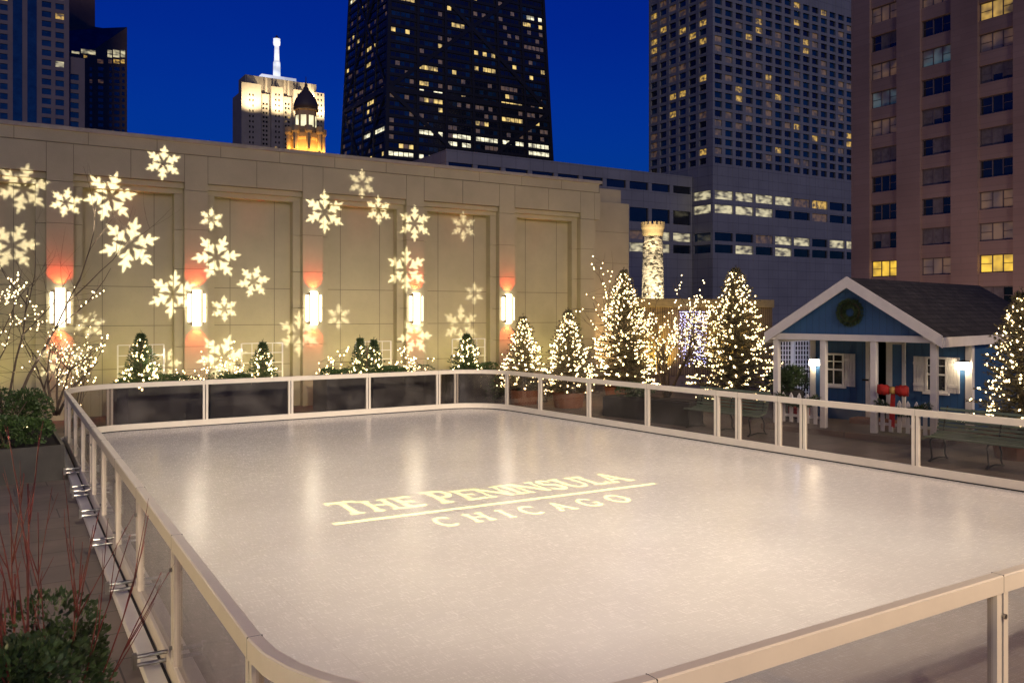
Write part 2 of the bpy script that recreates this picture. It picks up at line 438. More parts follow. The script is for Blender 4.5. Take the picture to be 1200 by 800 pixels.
def curve_pane(i, k0, k1):
    P = rink_path(.0375)[i*11:(i+1)*11]; P1 = rink_path(.0495)[i*11:(i+1)*11]
    mb = MB()
    for k in range(k0, k1):
        mb.hexa([(P[k].x, P[k].y, .18), (P1[k].x, P1[k].y, .18), (P1[k+1].x, P1[k+1].y, .18), (P[k+1].x, P[k+1].y, .18),
                 (P[k].x, P[k].y, HB-.105), (P1[k].x, P1[k].y, HB-.105), (P1[k+1].x, P1[k+1].y, HB-.105), (P[k+1].x, P[k+1].y, HB-.105)])
    # keep only outer faces: weld inner walls away
    mb.f = [f for j, f in enumerate(mb.f) if not ((j % 6 == 4 and (j//6) < (k1-k0-1)) or (j % 6 == 2 and j//6 > 0 and False))]
    bpart(mb, 'glass_pane', M_glass)
def place_side(i, posts, gate=None):
    L = (CN[(i+1) % 4]-CN[i]).length
    posts = sorted(posts)
    for s in posts:
        p, d = side_pt(i, s); post(p, d)
    for a, b in zip(posts, posts[1:]):
        p, d = side_pt(i, a+.06); q, _ = side_pt(i, b-.06)
        pane(p, q, d)
LN = [(CN[(i+1) % 4]-CN[i]).length for i in range(4)]
# near side (corner 0 -> 1): u positions
place_side(0, [1.33, 4.08, 6.85, 9.6, 10.95])
# right side (1 -> 2): pixel columns of the posts seen in the photograph
rs = []
for px in (593, 632, 689, 757.5, 839, 864, 911, 940, 1072):
    p, q = CN[1], CN[2]; d = (q-p).normalized(); t = (px-600)/FPX
    r = V3((CS*t+SN, -SN*t+CS))
    # p + s d = k r
    det = d.x*(-r.y)+r.x*d.y
    s = ((-p.x)*(-r.y)+r.x*(-p.y))/det
    rs.append(s)
place_side(1, rs+[1.4, min(rs)-2.1])
fs = []
for px in (129, 241, 341, 432, 514, 535):
    fs.append(12.05-u_on_v(px, 20.75))
place_side(2, [s for s in fs])
# left side (3 -> 0)
ls = []
for px in (208, 159, 129, 109.5, 96):
    v = v_on_u(px, 1.2); ls.append(20.75-v)
ls += [20.75-13.4, 20.75-15.0, 20.75-16.7, 20.75-18.4, 20.75-19.4, 20.75-4.2]
place_side(3, ls)
for i in range(4): curve_pane(i, 0, 10)
# chrome anchor brackets along the left foot
for s in sorted(ls)[3:]:
    p, d = side_pt(3, s-.25); nrm = V3((d.y, -d.x)); mb = MB()
    for dz in (.13, .19):
        a = p+nrm*.06; b = p+nrm*.30
        mb.tube([(a.x, a.y, dz), (b.x, b.y, dz)], .016, 8)
    c = p+nrm*.285
    M = Matrix(((d.x, nrm.x, 0), (d.y, nrm.y, 0), (0, 0, 1)))
    mb.obox((c.x, c.y, .16), (.05, .03, .11), M)
    bpart(mb, 'anchor_bracket', M_chrome)

# ================================================================= LIMESTONE WALL
VP, VR, VS = 23.9, 24.38, 24.12          # pilaster face, recess, step
BAYS = [-4.79, -1.53, 1.71, 4.95, 8.17, 11.42, 14.75, 18.05]
wall = thing('terrace_wall', 'tall beige limestone wall with pilasters, recessed panels and coping along the far side', 'wall', (8, 24.4, 0))
WO = V3((8, 24.4, 0))
def wpart(mb, name, m, bev=None, parent=None):
    mb.v = [tuple(V3(p)-WO) for p in mb.v]
    o = mb.build(name, m, parent or wall)
    if bev: bevel(o, bev, 1)
    return o
UE = 18.6
mb = MB(); mb.box(-9, UE, VR, VR+.6, 0, 5.85); wpart(mb, 'back_panel', M_lime)
PH = .30
for u in BAYS:
    mb = MB(); z = 0
    courses = [0, .72, 1.76, 2.80, 3.84, 4.89, 5.93]
    for a, b in zip(courses, courses[1:]):
        mb.box(u-PH, u+PH, VP, VR, a+(.012 if a else 0), b)
        for sg in (-1, 1):
            mb.box(min(u+sg*PH, u+sg*(PH+.22)), max(u+sg*PH, u+sg*(PH+.22)), VS, VR, a+(.012 if a else 0), min(b, 5.85))
    mb.mi = 1
    mb.box(u-PH+.01, u+PH-.01, VP+.02, VR-.01, 0, 5.9)
    wpart(mb, 'pilaster', [M_lime, M_joint])
mb = MB()
edges = sorted([-9]+[u-PH for u in BAYS]+[u+PH for u in BAYS]+[UE])
z0 = 5.93
cuts = []
for k in range(len(edges)-1):
    a, b = edges[k], edges[k+1]
    if b-a > 1.0: cuts += [(a, (a+b)/2), ((a+b)/2, b)]
    elif b-a > .05: cuts.append((a, b))
for a, b in cuts:
    isp = (b-a) < .7
    mb.box(a+.006, b-.006, VP, VR+.6, 6.15 if not isp else 5.942, 6.88)
mb.mi = 1; mb.box(-9, UE-.02, VP+.02, VR+.55, 6.14, 6.9)
wpart(mb, 'frieze', [M_lime, M_joint])
mb = MB()
for k in range(len(BAYS)-1):
    a, b = BAYS[k]+PH, BAYS[k+1]-PH
    mb.box(a+.003, b-.003, VP+.1, VR+.5, 5.99, 6.147)
    mb.box(a+.003, b-.003, VP+.2, VR+.5, 5.853, 5.99)
wpart(mb, 'lintel', M_lime)
mb = MB()
seg = -9
while seg < UE-.1:
    e = min(seg+1.62, UE); mb.box(seg+.006, e-.006, VP-.02, VR+.6, 6.9, 7.2); seg = e
mb.mi = 1; mb.box(-9, UE+.05, VP-.07, VR+.7, 7.2, 7.3)
mb.mi = 2; mb.box(-9, UE-.02, VP+.01, VR+.55, 6.89, 7.19)
wpart(mb, 'parapet', [M_lime, M_lime_top, M_joint])
# joints in the recessed panels
mb = MB()
for k in range(len(BAYS)-1):
    a, b = BAYS[k]+PH+.22, BAYS[k+1]-PH-.22
    for zz in (1.2, 2.33, 3.36):
        mb.box(a, b, VR-.003, VR+.01, zz-.008, zz+.008)
    for fr in (.22, .79):
        uu = a+(b-a)*fr
        mb.box(uu-.007, uu+.007, VR-.0035, VR+.01, 0, 5.85)
wpart(mb, 'panel_joint', M_joint)
# set-back end section
mb = MB()
U2 = u_on_v(737, 24.9)
zc = [0, 1.1, 2.2, 3.35, 4.5, 5.65, 6.75]
for a, b in zip(zc, zc[1:]): mb.box(UE-.3, U2, 24.9, 25.5, a+.012, b)
mb.box(UE-.3, U2-.35, 24.95, 25.5, 6.76, 7.25)
mb.mi = 1; mb.box(UE-.3, U2-.02, 24.92, 25.48, 0, 6.75)
wpart(mb, 'setback_bay', [M_lime, M_joint])
# wall sconces
SW = ['first wall sconce from the left, behind the lit twiggy bush',
      'second wall sconce from the left, with a snowflake overlapping its left side',
      'third wall sconce from the left, middle one of the five on the wall',
      'fourth wall sconce from the left, on the pilaster with three stacked snowflakes',
      'fifth wall sconce, rightmost of the row, above the round lit tree']
for k, u in enumerate(BAYS[2:7]):
    s = thing('wall_sconce', SW[k], 'wall sconce', (u, VP, 2.8), 0, 'sconces on the limestone wall')
    mb = MB(); mb.box(-.2, .2, -.03, 0, -.42, .42); bevel(mb.build('back_plate', M_brass, s), .006)
    mb = MB()
    P = [(.105*math.cos(math.pi*(1+j/10)), -.04+.13*math.sin(math.pi*(1+j/10))) for j in range(11)]
    mb.prism(P, lambda a, b: (a, b, -.48), lambda a, b: (a, b, .48)); mb.build('diffuser', M_sconce, s, True)
    for sg in (-1, 1):
        mb = MB(); mb.box(sg*.19-.03, sg*.19+.03, -.075, -.032, -.38, .38); mb.build('side_diffuser', M_sconce, s)
        mb = MB(); mb.box(sg*.135-.012, sg*.135+.012, -.16, -.03, -.46, .46); mb.build('fin', M_brass, s)
    # red colour wash out of both ends of the fitting
    for sg in (-1, 1):
        lamp('SPOT', 'sconce_red_wash', (u, VP-.15, 2.8+sg*.49), 62, (1, .075, .02), (u, VP+.06, 2.8+sg*1.2), .03, 96, .5)

# ================================================================= VEGETATION
def conifer_parts(root, h, r, seed, m, dens=1.0, trunk=True, twin=False, z0=.0, bare=.06, ex_=.82):
    rnd = random.Random(seed)
    tips = []
    mb = MB()
    tops = [(0, 0, h)] if not twin else [(-.2, .0, h), (.22, .03, h*.95)]
    for tx, ty, hh in tops:
        rr = r if not twin else r*.55
        nb = int(hh*62*dens)+40
        for i in range(nb):
            f = (i+rnd.random())/nb
            f = f**.9
            z = z0+bare*hh+(hh-bare*hh)*f
            L = rr*(1-f)**ex_*rnd.uniform(.66, 1.16)+.03
            a = i*2.39996+rnd.uniform(-.35, .35)
            dr = V3((math.cos(a), math.sin(a), 0))
            el = -.22+.75*f+rnd.uniform(-.12, .12)
            b0 = V3((tx, ty, z)); ns = max(2, int(L/.075))
            pts = []
            for k in range(ns+1):
                s = k/ns
                pts.append(b0+dr*L*s*math.cos(el)+V3((0, 0, L*(math.sin(el)*s+.12*s*s))))
            for k in range(ns+1):
                s = k/ns
                p = pts[k]; ax = (pts[min(k+1, ns)]-pts[max(k-1, 0)]).normalized()
                side = ax.cross(V3((0, 0, 1)))
                if side.length < .01: side = V3((1, 0, 0))
                side.normalize()
                wid = (.05+.20*L*(1-s))*rnd.uniform(.7, 1.1)
                for q in range(7 if s > .15 else 3):
                    sd = rnd.choice((-1, 1))
                    d = ax*rnd.uniform(.4, 1.1)+side*sd*rnd.uniform(.2, 1.0)+V3((0, 0, rnd.uniform(-.35, .5)))
                    mb.leaf(p+side*sd*rnd.uniform(0, wid*.5), d, rnd.uniform(.055, .10)+wid*.25, rnd.uniform(.012, .024)+.03*wid, rnd)
            if L > .08: tips.append((pts, L, f))
        # leader
        for q in range(24):
            d = V3((rnd.uniform(-.5, .5), rnd.uniform(-.5, .5), 1))
            mb.leaf(V3((tx, ty, z0+hh-.12+rnd.uniform(-.08, .2))), d, .1, .016, rnd)
    mb.build('crown', m, root, fix=False)
    if trunk:
        t = MB(); t.tube([(0, 0, -.02+z0*0), (0, 0, z0+h*.5), (0, 0, z0+h*.96)], [.05+r*.03, .035, .008], 8); t.build('trunk', M_bark, root, True)
    return tips
def string_on(tips, root_loc, n, seed, label, group, br=.022, m=None, lo=.55, rz=0, twig=False):
    rnd = random.Random(seed); mb = MB(); m = m or M_bulb
    w = [t[1] for t in tips]
    P = []
    for i in range(n):
        pts, L, f = rnd.choices(tips, w)[0]
        s = rnd.uniform(lo, 1.0)*(len(pts)-1); k = min(int(s), len(pts)-2)
        p = pts[k].lerp(pts[k+1], s-k)+V3((rnd.uniform(-.02, .02), rnd.uniform(-.02, .02), rnd.uniform(0, .04)))
        P.append(p)
    P.sort(key=lambda p: (round(p.z/.22), math.atan2(p.y, p.x)))
    for p in P: mb.ball(p, br*rnd.uniform(.8, 1.2))
    o = thing('string_lights', label, 'string lights', root_loc, rz, group)
    b = mb.build('bulb', m, o, True, fix=False); b['kind'] = 'stuff'
    c = MB()
    c.tube(P, .003, 3, False)
    if c.v: c.build('cord', M_gasket, o, fix=False)
    return o
def spruce(loc, h, r, seed, label, slabel, nb, m=None, twin=False, group=None, bare=.06, br=.022, dens=1.0, sgroup=None, z0=0.0, lo=.55):
    t = thing('spruce_tree', label, 'spruce tree', loc, 0, group)
    tips = conifer_parts(t, h, r, seed, m or M_needle, dens, True, twin, z0, bare, 1.0 if h < 1.5 else .85)
    string_on(tips, loc, nb, seed+7, slabel, sgroup or 'fairy light strings', br, lo=lo)
    return t
def shrub_mb(n, rx, ry, hz, seed, L=(.03, .06), lumps=9, needles=False):
    rnd = random.Random(seed); mb = MB()
    C = [(V3((rnd.uniform(-rx, rx)*.7, rnd.uniform(-ry, ry)*.7, rnd.uniform(.25, .62)*hz)), rnd.uniform(.45, .75)) for _ in range(lumps)]
    for i in range(n):
        c, s = rnd.choice(C)
        d = V3((rnd.gauss(0, 1), rnd.gauss(0, 1), rnd.gauss(.25, 1))).normalized()
        rr = s*rnd.uniform(.55, 1.0)**.5
        p = c+V3((d.x*rx*.55, d.y*ry*.55, d.z*hz*.5))*rr
        p.z = max(p.z, .01)
        ln = rnd.uniform(*L)
        dd = d+V3((rnd.uniform(-.7, .7), rnd.uniform(-.7, .7), rnd.uniform(-.2, .8)))
        mb.leaf(p, dd, ln*(1.8 if needles else 1), ln*(.35 if needles else .6), rnd)
    return mb
def shrub(loc, rx, ry, hz, seed, label, n=2500, m=None, L=(.03, .06), rz=0, group=None, name='evergreen_shrub', needles=False, lumps=9):
    t = thing(name, label, 'shrub', loc, rz, group)
    shrub_mb(n, rx, ry, hz, seed, L, lumps, needles).build('foliage', m or M_box, t, fix=False)
    rnd = random.Random(seed+3); mb = MB()
    for k in range(9):
        a = rnd.uniform(0, 6.28); q = rnd.uniform(.2, .6)
        mb.tube([(0, 0, 0), (math.cos(a)*rx*q*.5, math.sin(a)*ry*q*.5, hz*.35), (math.cos(a)*rx*q, math.sin(a)*ry*q, hz*.65)], [.014, .01, .004], 5)
    mb.build('stem', M_bark, t)
    return t
def twig_tree(loc, h, spread, seed, label, m=None, stems=4, lean=(0, 0), depth=3, r0=.03, name='bare_tree', cat='tree', group=None, thin=1.0):
    """bare branching tree; returns (thing, tips)"""
    rnd = random.Random(seed); mb = MB(); tips = []
    def grow(p, d, L, r, lev):
        n = 6; pts = [p]; q = p.copy(); dd = d.copy()
        for k in range(n):
            dd = (dd+V3((rnd.uniform(-.16, .16), rnd.uniform(-.16, .16), rnd.uniform(-.06, .13)))).normalized()
            q = q+dd*L/n; pts.append(q.copy())
        mb.tube(pts, [r*(1-.65*k/n) for k in range(n+1)], 5 if r > .01 else 4)
        tips.append((pts, L*(1.0+.6*lev), lev/3))
        if lev < depth:
            for k in range(3 if lev == 0 else rnd.choice((2, 3))):
                s = rnd.uniform(.3, .95); i = min(int(s*n), n-1)
                sd = V3((rnd.gauss(0, 1), rnd.gauss(0, 1), rnd.uniform(-.1, .7))).normalized()
                d2 = (dd*.75+sd*spread).normalized()
                grow(pts[i].lerp(pts[i+1], s*n-i), d2, L*rnd.uniform(.45, .68), r*.5*thin, lev+1)
    for k in range(stems):
        a = 6.283*k/stems+rnd.uniform(-.5, .5)
        d = V3((math.cos(a)*spread*.5+lean[0], math.sin(a)*spread*.5+lean[1], 1)).normalized()
        grow(V3((math.cos(a)*.04, math.sin(a)*.04, 0)), d, h*rnd.uniform(.5, .66), r0*rnd.uniform(.8, 1.1), 0)
    t = thing(name, label, cat, loc, 0, group)
    mb.build('branches', m or M_bark, t, True, fix=False)
    return t, tips

# ---- planters in front of the wall, their shrubs, spruces and twig bushes
PLN = 22.0
def planter(px0, px1, label, v0=21.75, v1=22.85, h=.92, group='dark planters along the wall'):
    u0, u1 = u_on_v(px0, v0), u_on_v(px1, v0)
    t = thing('planter_box', label, 'planter', ((u0+u1)/2, (v0+v1)/2, 0), 0, group)
    w, d = (u1-u0)/2, (v1-v0)/2
    mb = MB()
    mb.box(-w, w, -d, -d+.04, 0, h); mb.box(-w, w, d-.04, d, 0, h)
    mb.box(-w, -w+.04, -d+.04, d-.04, 0, h); mb.box(w-.04, w, -d+.04, d-.04, 0, h)
    mb.build('body', M_planter, t)
    mb = MB(); mb.box(-w-.02, w+.02, -d-.02, -d+.06, h, h+.035); mb.box(-w-.02, w+.02, d-.06, d+.02, h, h+.035)
    mb.box(-w-.02, -w+.06, -d+.06, d-.06, h, h+.035); mb.box(w-.06, w+.02, -d+.06, d-.06, h, h+.035)
    mb.build('rim', M_planter, t)
    mb = MB(); mb.box(-w+.04, w-.04, -d+.04, d-.04, h-.12, h-.06); mb.build('soil', M_soil, t)
    return (u0+u1)/2, w
PL = [(137, 238, 'first dark planter box from the left behind the far glass, holding a small lit spruce'),
      (247, 337, 'second dark planter box from the left, under the smallest lit spruce'),
      (383, 431, 'short dark planter box with spilling foliage, third from the left at the wall'),
      (437, 514, 'fourth dark planter box, beneath the twin topped spruce'),
      (538, 592, 'dark planter box behind the curved corner pane, rightmost at the wall')]
SH = ['low evergreen shrub spread over the first planter beside the small spruce', 'low evergreen shrub over the second planter, right of the light wrapped twigs',
      'drooping evergreen shrub spilling over the short third planter', 'dark evergreen shrub filling the fourth planter', 'evergreen shrub in the corner planter under the right small spruce']
pcs = []
for k, (a, b, lab) in enumerate(PL):
    uc, w = planter(a, b, lab); pcs.append((uc, w))
    shrub((uc, 22.2, .86), w*1.05, .5, .36, 100+k, SH[k], 2600, M_box, (.03, .06), group='low shrubs in the wall planters')
def zsp(px, y, v): return z_at(y, dep(u_on_v(px, v), v))
for (px, top, wpx, nb, lab, sl, twin) in (
        (165, 392, 52, 62, 'small green spruce in the first planter at the left of the wall', 'sparse warm lights on the leftmost small spruce', False),
        (308, 402, 38, 44, 'smallest slim green spruce, second from the left along the wall', 'warm lights on the smallest slim spruce', False),
        (430, 397, 50, 60, 'small green spruce with two tops in the middle of the wall', 'warm lights on the twin topped spruce', True),
        (547, 392, 46, 60, 'small green spruce behind the curved corner of the rink', 'warm lights on the spruce at the curved corner', False)):
    v = 22.3; u = u_on_v(px, v); d = dep(u, v)
    spruce((u, v, .84), z_at(top, d)-.86, wpx/2000*d, int(px), lab, sl, int(nb*1.5), M_needle, twin, 'small spruces in the wall planters', .02, .028, 1.6, lo=.7)
# white trellises
def trellis(px0, px1, y0, v, label, z0=.8, name='garden_trellis'):
    u0, u1 = u_on_v(px0, v), u_on_v(px1, v); z1 = zsp((px0+px1)/2, y0, v)
    t = thing(name, label, 'trellis', ((u0+u1)/2, v, 0), 0, 'white trellises by the wall')
    w = (u1-u0)/2; mb = MB()
    for k in range(5):
        x = -w+2*w*k/4; ww = .018 if k in (0, 4) else .009
        mb.box(x-ww, x+ww, -.012, .012, .05, z1)
    for k in range(5):
        z = z0+(z1-z0)*k/4
        mb.box(-w, w, -.024, -.0125, z-.012, z+.012)
    mb.build('lattice', M_whitep, t); mb = MB(); mb.box(-w-.03, w+.03, -.03, .03, 0, .05); mb.build('foot', M_whitep, t)
for (a, b, y, lab) in ((138, 192, 404, 'white grid trellis behind the leftmost small spruce'), (283, 331, 402, 'white grid trellis behind the smallest slim spruce'),
                       (417, 458, 400, 'white grid trellis behind the twin topped spruce'), (530, 568, 397, 'white grid trellis behind the spruce at the curved corner')):
    trellis(a, b, y, 23.3, lab)
# twiggy light wrapped bushes between planters
for k, (px, top, sp, nb, lab, sl, gz) in enumerate((
        (88, 372, .55, 85, 'bare twiggy bush before the first sconce, covered in lights', 'bright lights on the twiggy bush under the first sconce', .3),
        (232, 412, .42, 44, 'bare twiggy bush left of the second glass post, dotted with lights', 'lights on the twiggy bush under the second sconce', .3),
        (268, 398, .42, 55, 'bare twiggy bush inside the big low snowflake', 'lights on the twiggy bush inside the big low snowflake', .3),
        (381, 402, .42, 75, 'bare twiggy bush below the third sconce', 'lights on the twiggy bush below the third sconce', .3),
        (487, 398, .38, 95, 'bare twiggy bush below the fourth sconce', 'lights on the twiggy bush below the fourth sconce', .3),
        (463, 418, .3, 22, 'thin bare bush right of the twin topped spruce', 'few lights on the thin bush right of the twin topped spruce', .3))):
    v = 23.0; u = u_on_v(px, v); d = dep(u, v); z0 = .02
    t, tips = twig_tree((u, v, z0), (z_at(top, d)-z0)*.92, sp, 300+k, lab, stems=5, r0=.018, depth=2, name='twiggy_bush', cat='bush', group='twiggy bushes along the wall')
    string_on([q for q in tips if q[0][-1].z > .7], (u, v, z0), int(nb*1.2), 320+k, sl, 'fairy light strings', .020, lo=.3)
# ---- left planter with evergreens and big bare tree
lp = thing('planter_box', 'long low dark planter at the left edge beside the rink, full of evergreens', 'planter', (-1.13, 17.4, 0))
mb = MB(); mb.box(-3.5, 2.3, -2.0, -1.95, 0, .56); mb.box(-3.5, 2.3, 1.95, 2.0, 0, .56); mb.box(2.25, 2.3, -1.95, 1.95, 0, .56); mb.box(-3.5, -3.45, -1.95, 1.95, 0, .56)
mb.build('body', M_planter, lp)
mb = MB(); mb.box(-3.45, 2.25, -1.95, 1.95, .4, .48); mb.build('soil', M_soil, lp)
for k, (x, y, rx, hz, lab) in enumerate(((-1.9, 16.4, .9, .6, 'dark green rounded shrub at the left end of the low planter'), (-.75, 16.2, .85, .55, 'dark green low shrub in the middle of the low left planter'),
                                   (.35, 16.2, .75, .6, 'dark green shrub at the rink end of the low left planter'), (.45, 18.3, .7, .9, 'taller dark shrub beside the far left rail'), (-2.2, 18.4, 1.2, .7, 'dark shrub behind the lit bare tree at the left'))):
    shrub((x, y, .45), rx, .7, hz, 400+k, lab, 3600, M_box, (.035, .07), group='evergreens in the low left planter')
t, tips = twig_tree(WP(4, 16.6, .45), 5.2, .75, 441, 'tall bare tree at the left edge, branches reaching over the wall', stems=5, r0=.034, depth=3, lean=(.05, 0), thin=.9)
string_on([q for q in tips if q[0][-1].z < 3.0], WP(4, 16.6, .45), 250, 442, 'dense warm lights on the tall bare tree at the left edge', 'fairy light strings', .017, M_bulb_hot, lo=.0)
t, tips = twig_tree(WP(66, 18.6, .45), 2.4, .95, 447, 'lower bare tree beside the rink corner, wound with lights', stems=5, r0=.035, depth=3)
string_on(tips, WP(66, 18.6, .45), 120, 448, 'warm lights on the lower bare tree beside the rink corner', 'fairy light strings', .017, M_bulb_hot, lo=.1)
ul = thing('ground_uplight', 'small glowing golden uplight among the evergreens at left', 'garden light', WP(30, 15.0, .62))
mb = MB(); mb.lathe((0, 0, -.16), [(.05, 0), (.05, .12), (.07, .15), (.07, .2)], 12); mb.build('housing', M_iron, ul)
mb = MB(); mb.lathe((0, 0, .04), [(.065, 0), (.06, .02)], 12); mb.build('lens', M_uplight, ul)
# ---- foreground dogwood planter
fgp = WP(48, 2.95, 0)
fp = thing('planter_box', 'dark foreground planter in the bottom left corner under the red twigs', 'planter', fgp, R(-32))
mb = MB(); mb.box(-.75, .26, -.5, .5, 0, 1.12); bevel(mb.build('body', M_planter, fp), .01)
mb = MB(); mb.box(-.71, .22, -.46, .46, 1.121, 1.14); mb.build('soil', M_soil, fp)
shrub(fgp+V3((-.26, 0, 1.12)), .52, .46, .6, 500, 'dense green clipped shrub in the bottom left foreground', 20000, M_box, (.016, .03), R(-32), lumps=22)
rnd = random.Random(77)
dg = thing('dogwood_shrub', 'leafless shrub of upright bright red twigs at bottom left', 'shrub', fgp+V3((0, 0, 1.12)), R(-32))
mb = MB()
def twig(p, d, L, r, lev):
    pts = [p]; q = p.copy(); n = 7; dd = d.copy()
    for k in range(n):
        dd = (dd+V3((rnd.uniform(-.05, .05), rnd.uniform(-.05, .05), .02))).normalized()
        q = q+dd*L/n; pts.append(q.copy())
    mb.tube(pts, [r*(1-.6*k/n) for k in range(n+1)], 6)
    if lev < 2:
        for k in range(rnd.choice((2, 3, 3)) if lev == 0 else rnd.choice((0, 1, 1))):
            i = rnd.randint(3, 6)
            d2 = (dd+V3((rnd.uniform(-.35, .35), rnd.uniform(-.35, .35), .15))).normalized()
            twig(pts[i], d2, L*rnd.uniform(.25, .5), r*.6, lev+1)
for k in range(26):
    x = rnd.uniform(-.5, .06); a = rnd.uniform(-.14, .10)
    twig(V3((x, rnd.uniform(-.2, .2), 0)), V3((a+x*.15, rnd.uniform(-.15, .15), 1)), rnd.uniform(.6, 1.0), rnd.uniform(.004, .0065), 0)
for k in range(4):
    twig(V3((.02+.03*k, 0, 0)), V3((.22+.09*k, .1, 1)), rnd.uniform(.7, .9), .004, 0)
mb.build('branches', M_redtwig, dg, True, fix=False)

# ---- lit conifers right of the corner
def bed(loc, rx, h, label, m=M_terra):
    t = thing('tree_box', label, 'planter', loc)
    mb = MB()
    prof = [(rx*.86, 0), (rx, h), (rx-.05, h), (rx-.06, h-.08)]
    mb.lathe((0, 0, 0), prof, 20); mb.build('body', m, t)
    mb = MB(); mb.lathe((0, 0, h-.1), [(rx-.07, 0), (rx-.07, .02)], 20); mb.build('soil', M_soil, t)
for (px, d, top, half, nb, seed, lab, sl, bl) in (
        (613, 25.0, 373, 26, 210, 11, 'round bushy lit fir just right of the fifth sconce', 'dense warm lights on the round fir right of the fifth sconce', 'round terracotta tub under the bushy fir near the fifth sconce'),
        (666, 24.2, 365, 27, 190, 12, 'conical lit fir second from the curved corner', 'dense warm lights on the conical fir second from the corner', 'round terracotta tub under the second lit fir'),
        (731, 26.0, 318, 37, 420, 13, 'tall lit fir in front of the end of the limestone wall', 'dense warm lights on the tall fir at the wall end', 'round terracotta tub under the tall fir at the wall end'),
        (862, 23.0, 316, 46, 330, 14, 'largest lit spruce, left of the blue cottage', 'dense warm lights on the largest spruce left of the cottage', 'round terracotta tub under the largest spruce')):
    p = WP(px, d, 0); r = half/1000*d
    bed(p, .46 if r < .8 else .6, .42, bl)
    spruce((p.x, p.y, .36), z_at(top, d)-.36, r*1.27, seed, lab, sl, int(nb*3.1), M_needle2, False, 'lit firs beyond the right rail', .05, .0195, 1.45, z0=0, lo=.75)
p = WP(1197, 15.7, 0)
bed(p, .5, .4, 'round terracotta tub under the spruce at the right edge')
spruce((p.x, p.y, .34), z_at(345, 15.7)-.34, .88, 15, 'lit spruce at the right edge beside the cottage', 'warm lights on the spruce at the right edge', 520, M_needle2, False, 'lit firs beyond the right rail', .10, .016, 1.6, lo=.75)
# dark foliage left of the firs
shrub(WP(640, 25.3, 0), .9, .5, 1.0, 610, 'dark low shrub filling the gap between the two round firs', 2600, M_box, (.04, .08))
shrub(WP(583, 25.6, 0), .7, .4, 1.15, 611, 'dark brownish shrub left of the round bushy fir', 2200, M_box, (.04, .08))
# lit bare trees between tall fir and large spruce
t, tips = twig_tree(WP(781, 25.5, .1), 3.6, .62, 620, 'bare multi stemmed tree wound with lights in front of the timber fence', stems=6, r0=.05, depth=3)
string_on(tips, WP(781, 25.5, .1), 380, 621, 'dense yellow white lights on the bare tree before the timber fence', 'fairy light strings', .024, M_bulb_hot, lo=.0)
t, tips = twig_tree(WP(826, 27.0, .1), 3.9, .5, 624, 'slim bare tree with an arch of lights beside the largest spruce', stems=4, r0=.035, depth=3)
string_on(tips, WP(826, 27.0, .1), 170, 625, 'lights on the slim bare tree beside the largest spruce', 'fairy light strings', .024, M_bulb, lo=.2)
t, tips = twig_tree(WP(741, 27.2, .1), 4.0, .5, 626, 'slim bare tree behind the tall fir with lights near its top', stems=4, r0=.035, depth=3)
string_on(tips, WP(741, 27.2, .1), 150, 627, 'scattered lights on the slim tree behind the tall fir', 'fairy light strings', .022, M_bulb, lo=.2)
# dark planter boxes and hedge behind the right rail
def dbox(name, px0, px1, ytop, ybot, depth_m, label, hedge=None):
    p = GP(px0, ybot); q = GP(px1, ybot+ (px1-px0)*.11)
    d = (q-p); L = d.length; d.normalize(); rz = math.atan2(d.y, d.x)
    h = H-(ytop-YH)/FPX*dep(p.x, p.y)
    t = thing(name, label, 'planter', (p+q)/2, rz)
    mb = MB(); mb.box(-L/2, L/2, 0, depth_m, 0, h); bevel(mb.build('body', M_planter, t), .012)
    mb = MB(); mb.box(-L/2+.05, L/2-.05, .05, depth_m-.05, h+.001, h+.02); mb.build('soil', M_soil, t)
    if hedge:
        n = V3((-d.y, d.x, 0))
        shrub((p+q)/2+n*depth_m/2+V3((0, 0, h)), L/2, depth_m*.6, .38, 630, hedge, 2400, M_box, (.04, .07), rz)
dbox('planter_box', 706, 757, 464, 487, .7, 'squat dark planter box behind the right rail, left of the green bench', 'low dark hedge in the squat planter left of the green bench')
dbox('planter_box', 762, 808, 468, 495, .6, 'second dark planter box behind the right rail, touching the green bench')
# ---- timber fence with icicle lights
VF = 27.0
f0, f1 = u_on_v(738, VF), u_on_v(905, VF)
fe = thing('timber_fence', 'timber slat fence with yellow lit cap board behind the lit trees', 'fence', ((f0+f1)/2, VF, 0))
w = (f1-f0)/2; zt = z_at(360, dep((f0+f1)/2, VF))
mb = MB(); mb.box(-w, w, 0, .1, 0, zt); mb.build('slat_panel', M_fence, fe)
mb = MB(); mb.box(-w-.05, w+.05, -.08, .16, zt, zt+.36); bevel(mb.build('cap_board', M_fencecap, fe), .01)
ic = thing('icicle_lights', 'curtain of bluish white icicle lights hanging on the fence', 'string lights', (u_on_v(812, VF-.25), VF-.25, 0))
rnd = random.Random(5); mb = MB(); cb = MB()
for k in range(22):
    x = -.75+1.5*k/21+rnd.uniform(-.03, .03); zb = rnd.uniform(.3, 1.0)
    cb.tube([(x, 0, 2.75), (x, 0, zb)], .003, 3)
    z = 2.7
    while z > zb:
        mb.ball((x+rnd.uniform(-.03, .03), rnd.uniform(-.03, .03), z), .02); z -= rnd.uniform(.1, .2)
cb.tube([(-.8, 0, 2.75), (.8, 0, 2.75)], .008, 5)
b = mb.build('bulb', M_bulb_blue, ic, True, fix=False); b['kind'] = 'stuff'; cb.build('cord', M_gasket, ic)

